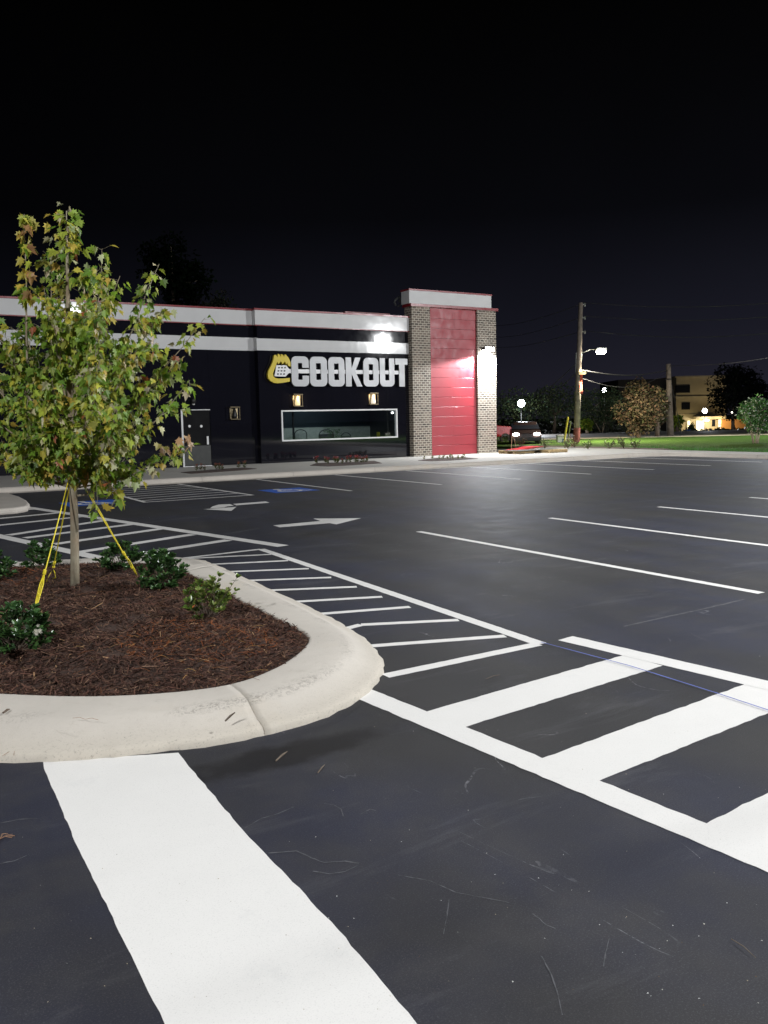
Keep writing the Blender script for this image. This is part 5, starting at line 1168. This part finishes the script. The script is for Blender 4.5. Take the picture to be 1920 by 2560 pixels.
# vehicles -----------------------------------------------------------
def wheel(root, p, ax, r_=.34, w_=.22):
    p = Vector(p); ax = Vector(ax).normalized(); u = Vector((0, 0, 1)); v = ax.cross(u)
    def ring(mb, R_, h0, h1, n=18):
        vs = [p+ax*h+(u*math.cos(2*math.pi*k/n)+v*math.sin(2*math.pi*k/n))*R_ for h in (h0, h1) for k in range(n)]
        mb.add(vs, [(k, (k+1) % n, n+(k+1) % n, n+k) for k in range(n)]+[tuple(range(n)), tuple(range(n, 2*n))[::-1]])
    w0 = MB(); ring(w0, r_, -w_/2, w_/2); wo_ = w0.build('wheel', 'rubber', root); w1 = MB(); ring(w1, r_*.6, -w_/2-.01, w_/2+.01); w1.build('rim', 'chrome', wo_)
def vehicle(name, px_, d, yaw, prof, cabin, Wv, mat, label, cat, lit):
    b = np.array(AT(px_, 1100, d)); root = empty(name, (b[0], b[1], .1), label, cat)
    fx = np.array([math.cos(yaw), math.sin(yaw), 0]); sd = np.array([-math.sin(yaw), math.cos(yaw), 0]); o0 = np.array([b[0], b[1], .0])
    def ext(poly, w0, w1=None, nm='body', mt=mat, par=root):
        w1 = w0 if w1 is None else w1; zs = [p[1] for p in poly]; zmin, zmax = min(zs), max(zs); mb = MB(); n = len(poly); vs = []
        for s in (-1, 1):
            for x, z_ in poly:
                ww = w0+(w1-w0)*((z_-zmin)/(zmax-zmin)); vs.append(o0+fx*x+sd*s*ww/2+np.array([0, 0, z_]))
        mb.add(vs, [tuple(range(n)), tuple(range(n, 2*n))[::-1]]+[((i+1) % n, i, n+i, n+(i+1) % n) for i in range(n)])
        return mb.build(nm, mt, par, bevel=.04 if nm != 'windows' else 0)
    body = ext(prof, Wv, Wv*.96); ext(cabin, Wv*.93, Wv*.76, 'cabin'); 
    cx = sum(p[0] for p in cabin)/len(cabin); cz0, cz1 = min(p[1] for p in cabin), max(p[1] for p in cabin)
    ext([(cx+(x-cx)*1.02, cz0+.08+(z_-cz0)*.72) for x, z_ in cabin], Wv*.945, Wv*.83, 'windows', 'dark_glass')
    L0, L1 = min(p[0] for p in prof), max(p[0] for p in prof)
    for x in (L0+.85, L1-.85):
        for s in (-1, 1): wheel(root, o0+fx*x+sd*s*(Wv/2-.1)+np.array([0, 0, .34]), sd)
    for s in (-1, 1):
        c = o0+fx*(L1+.01)+sd*s*(Wv/2-.28)+np.array([0, 0, .72]); mb = MB()
        P4 = [c+sd*.19*math.cos(t)+upv*.085*math.sin(t) for t in np.linspace(0, 6.283, 13)[:-1]]; mb.add([q+fx*k for k in (-.05, .03) for q in P4], [tuple(range(12)), tuple(range(12, 24))[::-1]]+[((i+1) % 12, i, 12+i, 12+(i+1) % 12) for i in range(12)])
        mb.build('headlight', 'headlight' if lit else 'chrome', root)
        c = o0+fx*(L0-.01)+sd*s*(Wv/2-.22)+np.array([0, 0, .8]); mb = MB()
        P4 = [c+sd*.1+upv*.14, c-sd*.1+upv*.14, c-sd*.1-upv*.14, c+sd*.1-upv*.14]; mb.add([q+fx*k for k in (-.03, .05) for q in P4], [(0, 1, 2, 3), (7, 6, 5, 4), (0, 4, 5, 1), (1, 5, 6, 2), (2, 6, 7, 3), (3, 7, 4, 0)])
        mb.build('tail_light', 'red_paint', root)
    mb = MB(); c = o0+fx*(L1+.02)+upv*.42; P4 = [c+sd*Wv*.46+upv*.08, c-sd*Wv*.46+upv*.08, c-sd*Wv*.46-upv*.08, c+sd*Wv*.46-upv*.08]; mb.add([q+fx*k for k in (-.06, .06) for q in P4], [(0, 1, 2, 3), (7, 6, 5, 4), (0, 4, 5, 1), (1, 5, 6, 2), (2, 6, 7, 3), (3, 7, 4, 0)])
    mb.build('bumper', 'chrome' if not lit else 'dark_metal', root)
    if lit: point(tuple(o0+fx*(L1+.5)+upv*.7), 60, (1, .8, .6), .1, spot=120, aim=tuple(fx-upv*.25), parent=root)
    return root
car = [(-2.2, .28), (2.15, .28), (2.25, .5), (2.2, .78), (1.1, .95), (-1.6, 1.0), (-2.2, .95), (-2.28, .6)]; cab = [(-1.7, .98), (1.0, .93), (.35, 1.42), (-1.0, 1.45)]
tru = [(-2.7, .45), (2.6, .45), (2.7, .7), (2.6, 1.1), (1.3, 1.2), (-2.7, 1.2)]; tcab = [(-1.2, 1.19), (1.35, 1.19), (.75, 1.82), (-1.0, 1.85)]
vehicle('pickup_truck', 1187, 58, -.547+.15, tru, tcab, 1.9, 'car_red', 'red pickup truck partly hidden behind the brick tower', 'truck', False)
vehicle('sedan_car', 1312, 53, -math.pi/2-YAW-.12, car, cab, 1.78, 'car_dark', 'dark car driving toward the lot with both headlights on', 'car', True)
# ------------------------------------------------------------------ litter
def needles(name, c, n, l, label, mat='stake', z=.006, cat='pine needles'):
    mb = MB()
    for i in range(n):
        a = random.uniform(0, 6.28); q = [(c[0]+math.cos(a)*l*t+random.gauss(0, .004), c[1]+math.sin(a)*l*t*.8+random.gauss(0, .004), c[2]+z+.008*math.sin(3*t)) for t in (0, .5, 1)]
        mb.tube(q, .0011, 4)
    tag(mb.build(name, mat, origin=tuple(c)), label, cat)
needles('pine_needles', G(0, 2100), 16, .055, 'orange tuft of pine needles on the asphalt at the left edge')
needles('pine_needles', G(38, 1880, .03), 6, .10, 'dry pine needles lying on the kerb at lower left', z=.01)
needles('pine_needles', G(215, 1800, .15), 2, .09, 'single dark pine needle on top of the near kerb')
def twig(a, b, r_, label, z=.007):
    a = np.array(a)+np.array([0, 0, z]); b = np.array(b)+np.array([0, 0, z]); m_ = (a+b)/2+np.array([.004, .003, .004])
    tag(MB().tube([a, m_, b], [r_, r_*1.3, r_*.6], 6).build('twig', 'dark_bark', origin=tuple(a)), label, 'twig')
twig(G(563, 1808, .10), G(588, 1786, .14), .005, 'short brown twig on the kerb by the crack', z=.012)
twig(G(690, 1905), G(718, 1882), .0045, 'pale twig on the asphalt below the kerb tip')
twig(G(795, 1935), G(812, 1915), .003, 'thin straw twig on the asphalt right of the white bar')
twig(G(8, 1785, .15), G(24, 1776, .15), .006, 'dark curled leaf sliver on the kerb at the left edge')
twig(G(1828, 2352), G(1890, 2400), .0013, 'long thin dark twig on the asphalt at lower right')
twig(G(1215, 1700), G(1250, 1689), .002, 'thin pale straw between the hatching and the crosswalk')
mb = MB()
for i in range(210):
    px_ = random.uniform(0, 1920); py_ = 1640+random.random()**.8*900; g = G(px_, py_)
    if inside(g[0], g[1], [tuple(q) for q in outer]): continue
    s = random.uniform(.0015, .004); a = random.uniform(0, 6.28)
    c = random.choice([(.5, .48, .42), (.35, .3, .22), (.6, .6, .58), (.12, .08, .05)])
    mb.add([(g[0]+s*math.cos(a+k*2.1)*random.uniform(.6, 1.2), g[1]+s*math.sin(a+k*2.1)*random.uniform(.6, 1.2), .011+.001*k) for k in range(3)], [(0, 1, 2)], c)
tag(mb.build('grit', 'chip'), 'fine pale grit and leaf crumbs on the fresh asphalt', 'grit', kind='stuff')
# ------------------------------------------------------------------ render settings
sc.view_settings.view_transform = 'Standard'; sc.view_settings.look = 'None'; sc.view_settings.exposure = 0; sc.view_settings.gamma = 1
sc.cycles.use_adaptive_sampling = True; sc.cycles.sample_clamp_indirect = 4; sc.cycles.max_bounces = 6
